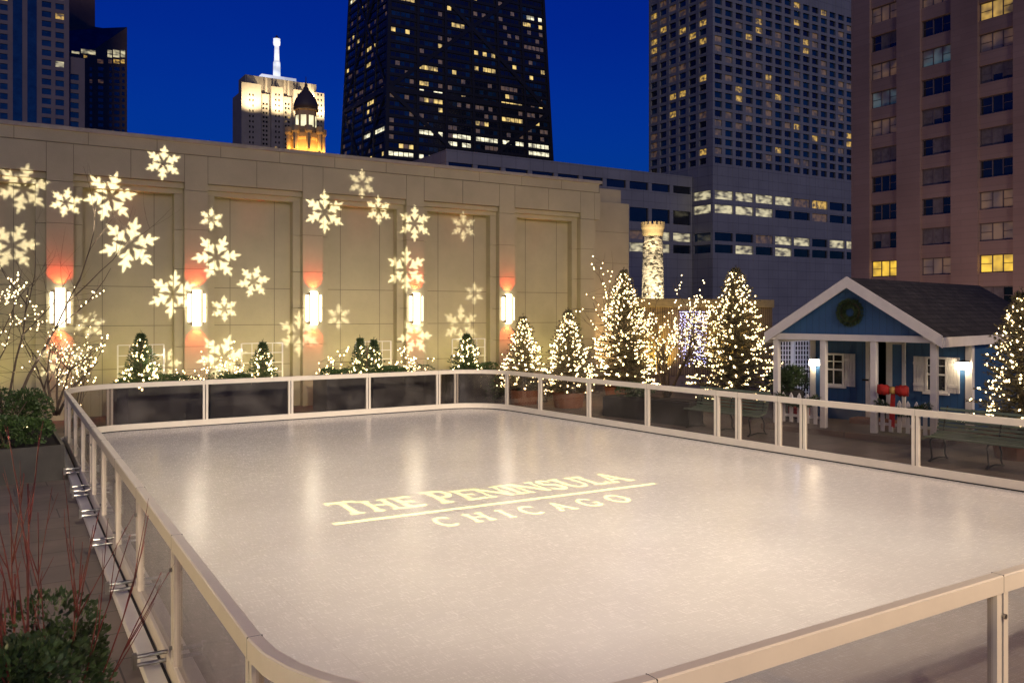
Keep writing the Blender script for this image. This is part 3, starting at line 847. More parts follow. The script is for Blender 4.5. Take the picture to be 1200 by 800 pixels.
# ---- benches
def bench(loc, rz, label, L=1.8):
    t = thing('park_bench', label, 'bench', loc, rz, 'green slatted benches beside the rink')
    mb = MB()
    for k in range(5):
        y = -.02-.085*k; mb.box(-L/2, L/2, y-.035, y+.035, .43-.006*k+.012*abs(k-2), .455-.006*k+.012*abs(k-2))
    bevel(mb.build('seat', M_bench, t), .006, 1)
    mb = MB()
    for k in range(7):
        z = .50+.068*k; y = .055+.022*k
        M = Matrix.Rotation(R(-18), 3, 'X')
        mb.obox((0, y, z), (L, .022, .05), M)
    bevel(mb.build('backrest', M_bench, t), .006, 1)
    for x in (-L/2+.12, 0, L/2-.12):
        mb = MB()
        mb.tube([(x, -.40, 0), (x, -.34, .08), (x, -.36, .22), (x, -.40, .36), (x, -.36, .42), (x, -.1, .41), (x, .04, .44), (x, .12, .7), (x, .22, .96)], .016, 6)
        mb.tube([(x, .2, 0), (x, .12, .1), (x, .13, .25), (x, .04, .41)], .016, 6)
        mb.tube([(x, -.44, .02), (x, -.1, .06), (x, .24, .02)], .014, 6)
        mb.build('leg', M_iron, t, True)
    return t
p = GP(1160, 549); bench((p.x+.25, p.y, 0), R(-86), 'green slatted bench at the right, in front of the cottage porch', 2.2)
p = GP(850, 505); bench((p.x+.1, p.y, 0), R(-86), 'green slatted bench farther back, below the largest spruce', 2.0)

# ================================================================= COTTAGE
HA = V3((15.7, 13.6)); HBp = V3((16.42, 10.0))
ex = (HBp-HA).normalized(); hc = (HA+HBp)/2; ey = V3((-ex.y, ex.x))
hrz = math.atan2(ex.y, ex.x); HW = (HBp-HA).length/2
def hx(px, y):
    t = (px-600)/FPX; r = V3((CS*t+SN, -SN*t+CS))
    k = (hc.dot(ey)+y)/r.dot(ey)
    return (r*k-hc).dot(ex)
house = thing('cottage', 'small blue cottage with white trim, porch and dark shingle gable roof', 'cottage', (hc.x, hc.y, 0), hrz)
HD, PD = 7.7, 1.75
ZB, ZE, ZR = 2.06, 2.2, 3.36
mb = MB(); mb.box(-HW-.15, HW+.15, -.35, HD, .003, .12); mb.build('porch_deck', M_wooddeck, house)
# roof
sl = (ZR-ZE)/(HW+.0)
def roofz(x): return ZR-abs(x)*sl
OV = .12
for sg in (-1, 1):
    mb = MB()
    xo = sg*(HW+OV)
    pts = [(0, ZR), (xo, ZR-(HW+OV)*sl), (xo, ZR-(HW+OV)*sl+.07), (0, ZR+.07)]
    mb.prism(pts, lambda a, b: (a, -.2, b), lambda a, b: (a, HD+.2, b))
    # rotate object coords so the shingle courses follow the slope: separate object per slope
    o = mb.build('roof', M_shingle, house)
    mb = MB()
    pts = [(0, ZR-.15), (xo, ZR-(HW+OV)*sl-.15), (xo, ZR-(HW+OV)*sl+.09), (0, ZR+.09)]
    mb.prism(pts, lambda a, b: (a, -.25, b), lambda a, b: (a, -.205, b)); mb.build('barge_board', M_whitep, house)
    mb = MB(); ze = ZR-(HW+OV)*sl
    mb.box(min(xo, xo+sg*.03), max(xo, xo+sg*.03), -.2, HD+.2, ze-.14, ze+.06); mb.build('fascia', M_whitep, house)
    mb = MB(); mb.box(min(sg*(HW-.08), xo), max(sg*(HW-.08), xo), -.2, HD+.2, ze-.06, ze-.03); mb.build('soffit', M_whitep, house)
    mb = MB(); mb.box(sg*HW-.06, sg*HW+.06, .0, HD, ZB, ZE-.02); mb.build('side_beam', M_whitep, house)
# gable
mb = MB(); mb.prism([(-HW, ZE), (HW, ZE), (0, ZR-.04)], lambda a, b: (a, -.02, b), lambda a, b: (a, .04, b)); mb.build('gable_wall', M_blue, house)
mb = MB(); mb.box(-HW-.1, HW+.1, -.1, .06, ZB, ZE); bevel(mb.build('front_beam', M_whitep, house), .008, 1)
mb = MB(); mb.prism([(-HW, ZE), (HW, ZE), (0, ZR-.04)], lambda a, b: (a, HD-.05, b), lambda a, b: (a, HD, b)); mb.build('gable_wall', M_blue, house)
# porch posts
for px in (910.5, 965.5, 1024.5, 1095):
    x = hx(px, 0); mb = MB(); mb.box(x-.064, x+.064, -.064, .064, .12, ZB); bevel(mb.build('porch_post', M_whitep, house), .008, 1)
# walls
dx0, dx1 = hx(1020, PD), hx(1039, PD)
mb = MB(); mb.box(-HW, dx0, PD, PD+.1, .12, ZE-.03); mb.box(dx1, HW, PD, PD+.1, .12, ZE-.03); mb.box(dx0, dx1, PD, PD+.1, 2.02, ZE-.03)
mb.build('front_wall', M_blue, house)
for sg in (-1, 1):
    mb = MB(); mb.box(min(sg*HW, sg*(HW-.1)), max(sg*HW, sg*(HW-.1)), PD+.1, HD, .12, ZE-.03); mb.build('side_wall', M_blue, house)
    mb = MB(); mb.box(min(sg*(HW-.12), sg*(HW+.02)), max(sg*(HW-.12), sg*(HW+.02)), PD-.02, PD+.12, .12, ZB+.1); mb.build('corner_board', M_whitep, house)
mb = MB(); mb.box(-HW+.1, HW-.1, HD-.1, HD, .12, ZE-.03); mb.build('rear_wall', M_blue, house)
mb = MB(); mb.box(-HW+.06, HW-.06, .06, HD-.1, ZE-.028, ZE+.0); mb.build('ceiling', M_dark, house)
# door frame and open leaf
fr = MB(); fr.box(dx0-.1, dx0, PD-.03, PD+.12, .12, 2.02); fr.box(dx1, dx1+.08, PD-.03, PD+.12, .12, 2.02); fr.box(dx0-.1, dx1+.08, PD-.03, PD-.001, 2.021, 2.12)
fr.build('door_frame', M_whitep, house)
dl0, dl1 = dx1+.085, hx(1062, PD)
dr = MB(); dr.box(dl0+.07, dl1-.07, PD-.055, PD-.02, .2, 1.95); do = dr.build('door', M_bluep, house)
dr = MB(); dr.box(dl0, dl0+.07, PD-.07, PD-.012, .14, 2.0); dr.box(dl1-.07, dl1, PD-.07, PD-.012, .14, 2.0); dr.box(dl0+.07, dl1-.07, PD-.07, PD-.012, 1.95, 2.0); dr.box(dl0+.07, dl1-.07, PD-.07, PD-.012, .14, .2)
dr.build('door_stile', M_whitep, do)
dr = MB(); dr.box(dx0-.16, dx0-.02, PD-.08, PD-.04, 1.08, 1.12); dr.build('handle', M_iron, do)
mb = MB(); mb.box(dx0-.25, dx1+.3, PD-.55, PD-.1, .121, .24); mb.build('door_step', M_terra, house)
# windows
def hwin(x0, x1, z0, z1, sh):
    mb = MB(); wf = .045
    mb.box(x0, x0+wf, PD-.05, PD-.001, z0, z1); mb.box(x1-wf, x1, PD-.05, PD-.001, z0, z1)
    mb.box(x0+wf, x1-wf, PD-.05, PD-.001, z0, z0+wf); mb.box(x0+wf, x1-wf, PD-.05, PD-.001, z1-wf, z1)
    mb.box(x0+wf, x1-wf, PD-.045, PD-.001, (z0+z1)/2-.02, (z0+z1)/2+.02)
    xm = (x0+x1)/2; mb.box(xm-.01, xm+.01, PD-.035, PD-.001, (z0+z1)/2+.02, z1-wf); mb.box(xm-.01, xm+.01, PD-.035, PD-.001, z0+wf, (z0+z1)/2-.02)
    zq = (z0+3*z1)/4; mb.box(x0+wf, xm-.01, PD-.034, PD-.001, zq-.01, zq+.01); mb.box(xm+.01, x1-wf, PD-.034, PD-.001, zq-.01, zq+.01)
    wo = mb.build('window', M_whitep, house)
    mb = MB(); mb.box(x0+wf, x1-wf, PD-.012, PD-.002, z0+wf, z1-wf); mb.build('pane', M_pane, wo)
    mb = MB(); mb.box(x0-.04, x1+.04, PD-.09, PD-.001, z0-.05, z0); mb.build('sill', M_whitep, wo)
    for a, b in sh:
        mb = MB(); n = 4; s = (b-a)/n
        for k in range(n): mb.box(a+s*k+.004, a+s*(k+1)-.004, PD-.035, PD-.001, z0, z1)
        for zz in (z0+.12, z1-.18): mb.box(a, b, PD-.05, PD-.036, zz, zz+.06)
        mb.build('shutter', M_whitep, house)
zd = lambda y, px: z_at(y, dep(*(hc+ex*hx(px, PD)+ey*PD)[:2]))
wz0, wz1 = zd(452, 985), zd(414, 985)
a0, a1 = hx(965, PD), hx(990, PD); hwin(a0, a1, wz0, wz1, [(a1+.01, hx(1002.5, PD))])
b0, b1 = hx(1085, PD), hx(1111, PD); hwin(b0, b1, wz0, wz1, [(hx(1071, PD), b0-.01), (b1+.01, hx(1125, PD))])
def lantern(x, z, label):
    o = hc+ex*x+ey*PD
    t = thing('wall_lantern', label, 'wall lantern', (o.x, o.y, z), hrz, 'lanterns on the cottage')
    mb = MB(); mb.box(-.05, .05, -.02, 0, -.1, .12); mb.build('back_plate', M_iron, t)
    mb = MB(); mb.prism([(-.11, -.075), (.11, -.075), (.085, .075), (-.085, .075)], lambda a, b: (a, -.16, b), lambda a, b: (a, -.03, b)); mb.build('shade', M_lantern, t)
    mb = MB(); mb.box(-.12, .12, -.18, -.02, .076, .1); mb.build('cap', M_iron, t)
lz = zd(424, 955)
lantern(hx(955, PD)+.03, lz, 'glowing lantern at the left end of the cottage wall')
lantern(hx(1130, PD), zd(428, 1130), 'glowing lantern right of the shuttered window at the cottage')
# wreath on the gable
wo = hc+ey*(-.06); wz = z_at(366, dep(wo.x, wo.y))
wt = thing('wreath', 'round evergreen wreath hanging on the blue gable', 'wreath', (wo.x, wo.y, wz), hrz)
rnd = random.Random(9); mb = MB()
for k in range(2600):
    a = rnd.uniform(0, 6.283); b = rnd.uniform(0, 6.283); q = .075*rnd.uniform(.5, 1)
    c = V3((math.cos(a)*.2, 0, math.sin(a)*.2))
    o = V3((math.cos(a)*math.cos(b)*q, -abs(math.sin(b))*q*.8, math.sin(a)*math.cos(b)*q))
    mb.leaf(c+o, o.normalized()+V3((-math.sin(a), rnd.uniform(-.6, .1), math.cos(a)))*rnd.uniform(-.8, .8), rnd.uniform(.04, .08), .014, rnd)
mb.build('needles', M_needle, wt, fix=False)
mb = MB(); mb.tube([(math.cos(2*math.pi*k/24)*.2, 0, math.sin(2*math.pi*k/24)*.2) for k in range(25)], .03, 6); mb.build('ring', M_bark, wt)
# picket fences with garland and bow
def picket(x0, x1, label, garl):
    o = hc+ex*((x0+x1)/2)+ey*(-.02)
    t = thing('picket_fence', label, 'fence', (o.x, o.y, .12), hrz, 'white picket fences on the porch')
    w = (x1-x0)/2; mb = MB(); n = max(3, int(2*w/.17))
    for k in range(n):
        x = -w+2*w*(k+.5)/n
        mb.prism([(x-.04, .06), (x+.04, .06), (x+.04, .66), (x, .73), (x-.04, .66)], lambda a, b: (a, -.015, b), lambda a, b: (a, .015, b))
        mb.build
    mb.build('picket', M_whitep, t); mb = MB()
    for z in (.18, .5): mb.box(-w, w, .016, .045, z, z+.06)
    mb.build('rail', M_whitep, t)
    g = thing('garland', garl, 'garland', (o.x, o.y, .12), hrz)
    mb = MB(); rnd = random.Random(int(w*1000))
    for k in range(1500):
        s = rnd.uniform(-1, 1); z = .66-.16*(1-s*s)
        c = V3((s*w, -.05, z)); d = V3((rnd.gauss(0, 1), rnd.gauss(-.2, .8), rnd.gauss(0, 1))).normalized()
        mb.leaf(c+d*.05, d, rnd.uniform(.05, .09), .016, rnd)
    mb.build('needles', M_needle, g, fix=False)
    mb = MB(); mb.tube([(s/8*w, -.05, .66-.16*(1-(s/8)**2)) for s in range(-8, 9)], .015, 5); mb.build('wire', M_bark, g)
picket(hx(914, 0), hx(961, 0), 'white picket fence in the left porch bay', 'evergreen garland draped over the left picket fence')
picket(hx(1030, 0), hx(1090, 0), 'white picket fence in the right porch bay', 'evergreen garland draped over the right picket fence behind the bow')
bx = hx(1047, -.2); bo = hc+ex*bx+ey*(-.2); bz = z_at(457, dep(bo.x, bo.y))
bow = thing('ribbon_bow', 'large red ribbon bow with long tails on the porch garland', 'bow', (bo.x, bo.y, bz), hrz)
mb = MB()
for sg in (-1, 1):
    n = 10; pr = []
    for k in range(n+1):
        s = k/n; pr.append((sg*(.03+.33*s), .085+.055*math.sin(min(1, s*1.3)*math.pi*.62), .03+.07*math.sin(math.pi*min(1, s*.9))))
    b0 = len(mb.v); m = 12
    for x, hh, dd in pr:
        for j in range(m):
            a = 2*math.pi*j/m; mb.v.append((x, -.03+dd*math.sin(a), hh*math.cos(a)+.01*math.sin(5*a+x*9)))
    for i in range(n):
        for j in range(m):
            j2 = (j+1) % m; mb.f.append([b0+i*m+j, b0+i*m+j2, b0+(i+1)*m+j2, b0+(i+1)*m+j]); mb.m.append(0)
    mb.f.append([b0+n*m+j for j in range(m)]); mb.m.append(0)
mb.v = [(x*.86, y, z*.80+.012*math.sin(x*55+z*30)) for x, y, z in mb.v]
mb.build('loop', M_red, bow, True)
mb = MB(); mb.lathe((0, -.04, -.07), [(.05, 0), (.065, .03), (.065, .11), (.05, .14)], 12); mb.build('knot', M_gold, bow, True)
for sg in (-1, 1):
    mb = MB(); mb.hexa([(sg*.01-.035, -.05, -.75), (sg*.01+.035, -.05, -.77), (sg*.01+.035, -.044, -.77), (sg*.01-.035, -.044, -.75), (sg*.02-.03, -.04, -.05), (sg*.02+.03, -.04, -.05), (sg*.02+.03, -.034, -.05), (sg*.02-.03, -.034, -.05)]) if sg > 0 else mb.hexa([(-.07, -.045, -.6), (-.01, -.045, -.62), (-.01, -.04, -.62), (-.07, -.04, -.6), (-.04, -.03, -.05), (.01, -.03, -.05), (.01, -.024, -.05), (-.04, -.024, -.05)])
    mb.build('tail', M_red, bow)
# lattice screen beyond the porch, with icicle light and dark plant
lo = WP(929, 23.2, 0)
ls_ = thing('lattice_screen', 'white lattice screen glowing bluish white beyond the left porch bay', 'trellis', lo, R(-32))
mb = MB()
for seg0 in (-.42, .06):
    for k in range(6): mb.box(seg0+.075*k-.012, seg0+.075*k+.012, -.012, .012, .1, 2.1)
    for k in range(16): mb.box(seg0-.01, seg0+.385, -.03, -.0125, .15+.125*k-.012, .15+.125*k+.012)
mb.box(-.05, .03, -.03, .03, 0, 2.2); mb.build('lattice', M_whitep, ls_)
mb = MB(); mb.box(-.5, .5, .12, .16, 0, 2.3); mb.build('backing', M_dark, ls_)
for zz in (.5, 1.3):
    lamp('POINT', 'lattice_blue_lamp', (lo.x-SN*.9-.1, lo.y-CS*.9+.05, zz+.3), 9, (.62, .68, 1.0), None, .08)
shp = WP(923, 21.4, 0)
pt = thing('planter_pot', 'dark square pot with an evergreen beside the left porch post', 'planter', shp, R(-32))
mb = MB(); mb.box(-.3, .3, -.3, .3, 0, .75); bevel(mb.build('body', M_planter, pt), .01)
mb = MB(); mb.box(-.27, .27, -.27, .27, .751, .77); mb.build('soil', M_soil, pt)
shrub(shp+V3((0, 0, .75)), .5, .4, .6, 655, 'dark spreading evergreen in the square pot behind the porch post', 2200, M_needle, (.05, .09), needles=True)
sh_ = thing('garden_cart', 'black cart handle leaning beside the left lantern', 'cart', WP(944, 20.4, .12), R(-32))
mb = MB(); mb.tube([(-.12, 0, .0), (-.05, .02, .55), (.06, .04, 1.15)], .014, 6); mb.tube([(.0, .04, 1.16), (.12, .04, 1.14)], .018, 6); mb.build('handle', M_iron, sh_)
mb = MB(); mb.box(-.35, .05, -.2, .2, .1, .3); bevel(mb.build('tray', M_red, sh_), .02)
for y in (-.22, .22):
    mb = MB(); mb.tube([(-.15, y-.02, .1), (-.15, y+.02, .1)], .1, 14); mb.build('wheel', M_gasket, sh_)

# ================================================================= CITY
CAM = V3((0, 0, H))
def add_windows(parent, cells, rootloc, maxp=100):
    cells.sort(key=lambda c: (sum(c[0], V3((0, 0, 0)))/4-CAM).length)
    rl = V3(rootloc)
    for q, mk in cells[:maxp]:
        mb = MB(); mb.add([p-rl for p in q], [(0, 1, 2, 3)]); mb.build('window', WM[mk], parent, fix=False)
    if len(cells) > maxp:
        keys = sorted(set(c[1] for c in cells[maxp:])); mb = MB()
        for q, mk in cells[maxp:]:
            mb.mi = keys.index(mk); mb.add([p-rl for p in q], [(0, 1, 2, 3)])
        o = mb.build('window', [WM[k] for k in keys], parent, fix=False); o['kind'] = 'stuff'
def facade(mb, O, e, n, cols, rows, amin, amax, zmin, zmax, dp, lit, cells, span=True, spd=None):
    """piers and spandrels standing proud of the core at plane O; window quads between them"""
    O, e, n = V3(O), V3(e), V3(n)
    P = lambda a, b, z: O+e*a+n*b+V3((0, 0, z))
    def bx(a0, a1, z0, z1, d):
        if a1-a0 < .02 or z1-z0 < .02: return
        mb.hexa([P(a0, 0, z0), P(a1, 0, z0), P(a1, d, z0), P(a0, d, z0), P(a0, 0, z1), P(a1, 0, z1), P(a1, d, z1), P(a0, d, z1)])
    ed = [amin]+[v for c in cols for v in c]+[amax]
    for k in range(0, len(ed), 2): bx(ed[k], ed[k+1], zmin, zmax, dp)
    if span:
        sd = spd if spd is not None else dp-.06
        er = [zmin]+[v for r in rows for v in r]+[zmax]
        for c in cols:
            for k in range(0, len(er), 2): bx(c[0], c[1], er[k], er[k+1], sd)
    for i, c in enumerate(cols):
        for j, r in enumerate(rows):
            mk = lit(i, j)
            if mk: cells.append(([P(c[0], .04, r[0]), P(c[1], .04, r[0]), P(c[1], .04, r[1]), P(c[0], .04, r[1])], mk))
ZG = -15.99
# --- pink apartment block (right)
rnd = random.Random(21)
UP = 81.0
vL = v_on_u(998.5, UP)
pk = thing('apartment_building', 'pink brick apartment block with triple windows at the right', 'building', (UP+12, 35, ZG))
PO = V3((UP+12, 35, ZG))
mb = MB(); mb.box(UP+.4, UP+26, -8, vL-.01, ZG, 60); mb.v = [tuple(V3(p)-PO) for p in mb.v]; mb.build('wall', M_pinkdark, pk)
colpx = [(1022, 1053.5), (1081, 1117), (1148.5, 1190)]
cols = [(vL-v_on_u(a, UP+.3), vL-v_on_u(b, UP+.3)) for a, b in colpx]
cols.append((cols[2][0]+ (cols[2][0]-cols[1][0])*1.0, cols[2][1]+(cols[2][0]-cols[1][0])))
cols.append((cols[3][0]+6.5, cols[3][1]+6.5))
rows = [(22.3+3.0*k-.86, 22.3+3.0*k+.86) for k in range(-9, 10)]
mb = MB(); cells = []
facade(mb, (UP+.4, vL, 0), (0, -1, 0), (-1, 0, 0), cols, rows, 0, vL+8, ZG, 60, .55, lambda i, j: None, cells, True, .3)
mb.v = [tuple(V3(p)-PO) for p in mb.v]; mb.build('pier', M_pink, pk)
litp = {(0, 4): 'a', (2, 4): 'a', (2, 12): 'w', (0, 12): 'd', (0, 11): 'm', (0, 10): 't', (1, 10): 'd', (2, 8): 'd', (2, 6): 'm', (2, 11): 'm', (2, 5): 'm', (0, 9): 'm', (0, 13): 'm', (1, 4): 'm', (2, 10): 'd', (0, 6): 'd', (1, 9): 'd', (1, 7): 'd', (0, 8): 'd', (0, 5): 'd', (1, 11): 't', (1, 13): 'm'}
for i, c in enumerate(cols):
    for j, r in enumerate(rows):
        if i > 2 and (j < 2 or j > 15): continue
        a0, a1 = c; z0, z1 = r; X = UP+.4
        mb = MB()
        y0, y1 = vL-a0, vL-a1
        def fb(ya, yb, za, zb, t=.1): mb.box(X-t, X-.0, min(ya, yb), max(ya, yb), za, zb)
        fb(y0, y1, z0, z0+.1); fb(y0, y1, z1-.1, z1); fb(y0, y0-.1, z0+.1, z1-.1); fb(y1+.1, y1, z0+.1, z1-.1)
        w = (y1-y0)
        for q in (.36, .66): fb(y0+w*q+.05, y0+w*q-.05, z0+.1, z1-.1)
        for qa, qb in ((0, .36), (.66, 1)): fb(y0+w*qa, y0+w*qb, (z0+z1)/2-.03, (z0+z1)/2+.03, .07)
        mb.v = [tuple(V3(p)-PO) for p in mb.v]; wo = mb.build('window', M_frame, pk)
        mk = litp.get((i, j), 'd')
        pm = WM[mk]
        mb = MB(); mb.add([(X-.03, y0, z0), (X-.03, y1, z0), (X-.03, y1, z1), (X-.03, y0, z1)], [(0, 1, 2, 3)])
        mb.v = [tuple(V3(p)-PO) for p in mb.v]; mb.build('pane', pm, wo, fix=False)
        if mk == 'd' and rnd.random() < .75:
            mb = MB()
            qs = rnd.choice([[(.37, .65)], [(0.04, .35), (.37, .65)], [(.37, .65), (.67, .96)], [(.04, .35), (.37, .65), (.67, .96)]])
            for qa, qb in qs:
                zz = z0+.1 if rnd.random() < .7 else z0+.1+rnd.uniform(.3, .9)
                mb.box(X-.05, X-.035, min(y0+w*qa, y0+w*qb), max(y0+w*qa, y0+w*qb), zz, z1-.1)
            mb.v = [tuple(V3(p)-PO) for p in mb.v]; mb.build('blind', M_curtain, wo, fix=False)
# --- grey marble hotel tower with podium
VT, UT = 199.0, 200.7
ht = thing('hotel_tower', 'grey marble hotel tower with a grid of square windows above a podium', 'building', (UT+35, VT+20, ZG))
HO = V3((UT+35, VT+20, ZG))
mb = MB(); mb.box(UT+.6, UT+90, VT+.6, VT+31, ZG, 126); mb.v = [tuple(V3(p)-HO) for p in mb.v]; mb.build('core', M_marble, ht)
rnd = random.Random(4)
cells = []; mb = MB()
def litH(i, j):
    r = rnd.random()
    if j == 0: return 'd'
    return 'w' if r < .05 else ('m' if r < .2 else ('d' if r < .6 else 'b'))
cols = [(.9+4.75*k, .9+4.75*k+3.3) for k in range(17)]
rows = [(51.0+3.02*k, 51.0+3.02*k+2.0) for k in range(20)]
prow = [(22.0, 24.7), (25.9, 28.6), (34.9, 37.6), (39.4, 42.2)]
facade(mb, (UT, VT+.6, 0), (1, 0, 0), (0, -1, 0), cols, rows, 0, 82, 47.0, 126, .6, litH, cells)
cols2 = [(1.0+4.75*k, 1.0+4.75*k+3.3) for k in range(6)]
def litH2(i, j):
    r = rnd.random(); return 'd' if j == 0 else ('w' if r < .11 else ('m' if r < .32 else ('d' if r < .7 else 'b')))
facade(mb, (UT+.6, VT+31, 0), (0, -1, 0), (-1, 0, 0), cols2, rows, 0, 30.395, 47.0, 126, .6, litH2, cells)
# podium band windows
pc = [(.9+9.5*k, .9+9.5*k+8.3) for k in range(8)]
pl = {(0, 3): 'c', (1, 3): 'c', (2, 3): 'c', (3, 3): 'c', (0, 2): 'c', (1, 2): 'c', (2, 2): 'c', (4, 3): 'm', (5, 3): 'w', (5, 2): 'm', (3, 1): 'c', (4, 1): 'c', (6, 1): 'c', (7, 1): 'c', (1, 0): 'c', (3, 0): 'c', (2, 1): 'm', (4, 0): 'd'}
def podium(mb, O, e, n, pc, amin, amax, lit):
    facade(mb, O, e, n, pc, prow, amin, amax, ZG, 47.0, .6, lit, cells)
podium(mb, (UT, VT+.6, 0), (1, 0, 0), (0, -1, 0), pc, 0, 82, lambda i, j: pl.get((i, j), 'd'))
podium(mb, (UT+.6, VT+31, 0), (0, -1, 0), (-1, 0, 0), [(22.2, 30.0)], 0, 30.395, lambda i, j: 'c' if j > 1 else 'b')
mb.v = [tuple(V3(p)-HO) for p in mb.v]; mb.build('wall', M_marble, ht)
add_windows(ht, cells, HO)
# --- long low marble block
VB = 208.0; ub0 = u_on_v(523, VB)
lb = thing('marble_block', 'long low grey marble block with strip windows rising behind the limestone wall', 'building', (150, VB+15, ZG))
LO = V3((150, VB+15, ZG))
mb = MB(); mb.box(ub0+.5, UT-.3, VB+.6, VB+24, ZG, 47.3); mb.v = [tuple(V3(p)-LO) for p in mb.v]; mb.build('core', M_marble, lb)
L = UT-.3-ub0; nbay = 10; bw = L/nbay
cols = [(bw*k+.7, bw*(k+1)-.7) for k in range(nbay)]
rows = [(22.0, 24.7), (25.9, 28.6), (31.4, 35.9), (41.6, 44.0)]
ll = {(9, 1): 'c', (8, 1): 'c', (9, 0): 'd', (8, 0): 'c', (7, 1): 'm', (7, 0): 'c'}
cells = []; mb = MB()
facade(mb, (ub0, VB+.6, 0), (1, 0, 0), (0, -1, 0), cols, rows, 0, L, ZG, 47.5, .6, lambda i, j: ll.get((i, j), 'd'), cells)
facade(mb, (ub0+.5, VB+24, 0), (0, -1, 0), (-1, 0, 0), [(2, 9), (11, 18)], rows, 0, 23.3, ZG, 47.3, .5, lambda i, j: 'd', cells)
mb.v = [tuple(V3(p)-LO) for p in mb.v]; mb.build('wall', M_marble, lb)
add_windows(lb, cells, LO)
# --- black tapering skyscraper with cross bracing
hk = thing('black_skyscraper', 'black tapering skyscraper with cross bracing and many lit windows', 'building', (169.35, 323.4, ZG))
KO = V3((169.35, 323.4, ZG))
def hw(z): return 38.35-.04*(z-64), 23.5-.04*(z-64)
def KP(face, a, z, o=0.0):      # a in -1..1 along the face
    w, d = hw(z)
    if face == 0: return V3((a*w, -d-o, z-ZG))
    return V3((-w-o, -a*d, z-ZG))
mb = MB(); zt = 215
w0, d0 = hw(ZG); w1, d1 = hw(zt)
mb.hexa([(-w0, -d0, 0), (w0, -d0, 0), (w0, d0, 0), (-w0, d0, 0), (-w1, -d1, zt-ZG), (w1, -d1, zt-ZG), (w1, d1, zt-ZG), (-w1, d1, zt-ZG)])
mb.build('core', M_black, hk)
rnd = random.Random(33); cells = []; mb = MB()
fl = 3.2; z0f = 40.0; nrow = 32
bright = {7: .75, 10: .8, 6: .35, 5: .55, 11: .25}   # busy floors
for face, nb, per in ((0, 6, 5), (1, 4, 4)):
    for j in range(nrow):
        z = z0f+fl*j
        run = None
        for b in range(nb):
            busy = rnd.random() < (bright.get(j, .2)*(1 if face == 0 else .25)+.03)
            tone = 'k' if j in bright else rnd.choice('yykym')
            for k in range(per):
                a0 = -1+2*(b+.09+.82*k/per)/nb; a1 = -1+2*(b+.09+.82*(k+.86)/per)/nb
                mk = tone if (busy and rnd.random() < (.9 if j in bright else .55)) else rnd.choices(['d', 'b', 'm', 'y'], [.63, .23, .12, .02])[0]
                cells.append(([KP(face, a0, z, .06)+KO, KP(face, a1, z, .06)+KO, KP(face, a1, z+1.6, .06)+KO, KP(face, a0, z+1.6, .06)+KO], mk))
    for b in range(nb+1):
        a = -1+2*b/nb; wd = .9 if b in (0, nb) else .6
        mb.bar(KP(face, a, ZG, .2), KP(face, a, zt, .2), wd*1.3, .8, up=(0, 1, 0) if face == 0 else (1, 0, 0))
    for j in range(0, nrow+22):
        z = z0f+fl*j-.65
        mb.bar(KP(face, -1, z, .1), KP(face, 1, z, .1), .5, 1.1)
    zz = 30
    for k in range(3):
        za, zb = 30+58*k, 30+58*(k+1)
        for s in (-1, 1):
            mb.bar(KP(face, -s, za, .35), KP(face, s, zb, .35), .5, 1.5)
        mb.bar(KP(face, -1, zb, .35), KP(face, 1, zb, .35), .5, 2.0)
mb.build('bracing', M_black, hk)
add_windows(hk, cells, KO)
# --- rose granite tower (far left) and wedge topped brown tower
VA = 360.0
ra = thing('granite_tower', 'rose granite tower with blue glass strips at the top left', 'building', (8, VA+12, ZG))
AO = V3((8, VA+12, ZG))
ua = lambda px: u_on_v(px, VA)
zst = z_at(66, dep(ua(90), VA))
mb = MB(); mb.box(-30, ua(81), VA+.5, VA+30, ZG, 190); mb.box(ua(81), ua(100), VA+2.5, VA+26, ZG, zst); mb.v = [tuple(V3(p)-AO) for p in mb.v]; mb.build('core', M_rose, ra)
cells = []; mb = MB(); rnd = random.Random(8)
cp = [(-48, -39), (-33, -22), (-15, -5), (0, 9), (15, 26), (32, 43), (49, 60), (65, 75)]
cols = [(ua(a)+30, ua(b)+30) for a, b in cp]
rows = [(62+3.58*k, 62+3.58*k+2.2) for k in range(32)]
strips = (1, 4, 5)
la = {(3, 19): 'w', (3, 15): 'w', (4, 17): 'w', (5, 17): 'w', (4, 15): 'w', (5, 15): 'w', (7, 14): 'w', (7, 9): 'c', (7, 16): 'm'}
facade(mb, (-30, VA+.5, 0), (1, 0, 0), (0, -1, 0), cols, rows, 0, ua(81)+30, ZG, 190, .5, lambda i, j: la.get((i, j), 'b'), cells)
cols = [(ua(83)-ua(81), ua(93)-ua(81))]
facade(mb, (ua(81), VA+2.5, 0), (1, 0, 0), (0, -1, 0), cols, [r for r in rows if r[1] < zst-4], 0, ua(100)-ua(81), ZG, zst, .5, lambda i, j: 'b', cells)
mb.v = [tuple(V3(p)-AO) for p in mb.v]; mb.build('wall', M_rose, ra)
mb = MB()
for i in strips:
    c0 = ua(cp[i][0])-8; c1 = ua(cp[i][1])-8
    for j in range(32):
        mb.add([(c0, -11.92, rows[j][1]-ZG), (c1, -11.92, rows[j][1]-ZG), (c1, -11.92, rows[j][0]+3.58-ZG), (c0, -11.92, rows[j][0]+3.58-ZG)], [(0, 1, 2, 3)])
    mb.v = [(x, y-.15, z) for x, y, z in mb.v] if False else mb.v
for i in strips:
    c0 = ua(cp[i][0])-8; c1 = ua(cp[i][1])-8
mb2 = MB()
for i in strips:
    c0 = ua(cp[i][0])-8; c1 = ua(cp[i][1])-8
    mb2.box(c0, c1, -12.12, -12.005, 62-ZG, 190-ZG)
mb2.build('glass_strip', W_blue, ra)
lit_cells = [c for c in cells if True]
for q, mk in cells:
    if mk in 'wc':
        for p in q: p.y -= .16*0
add_windows(ra, cells, AO)
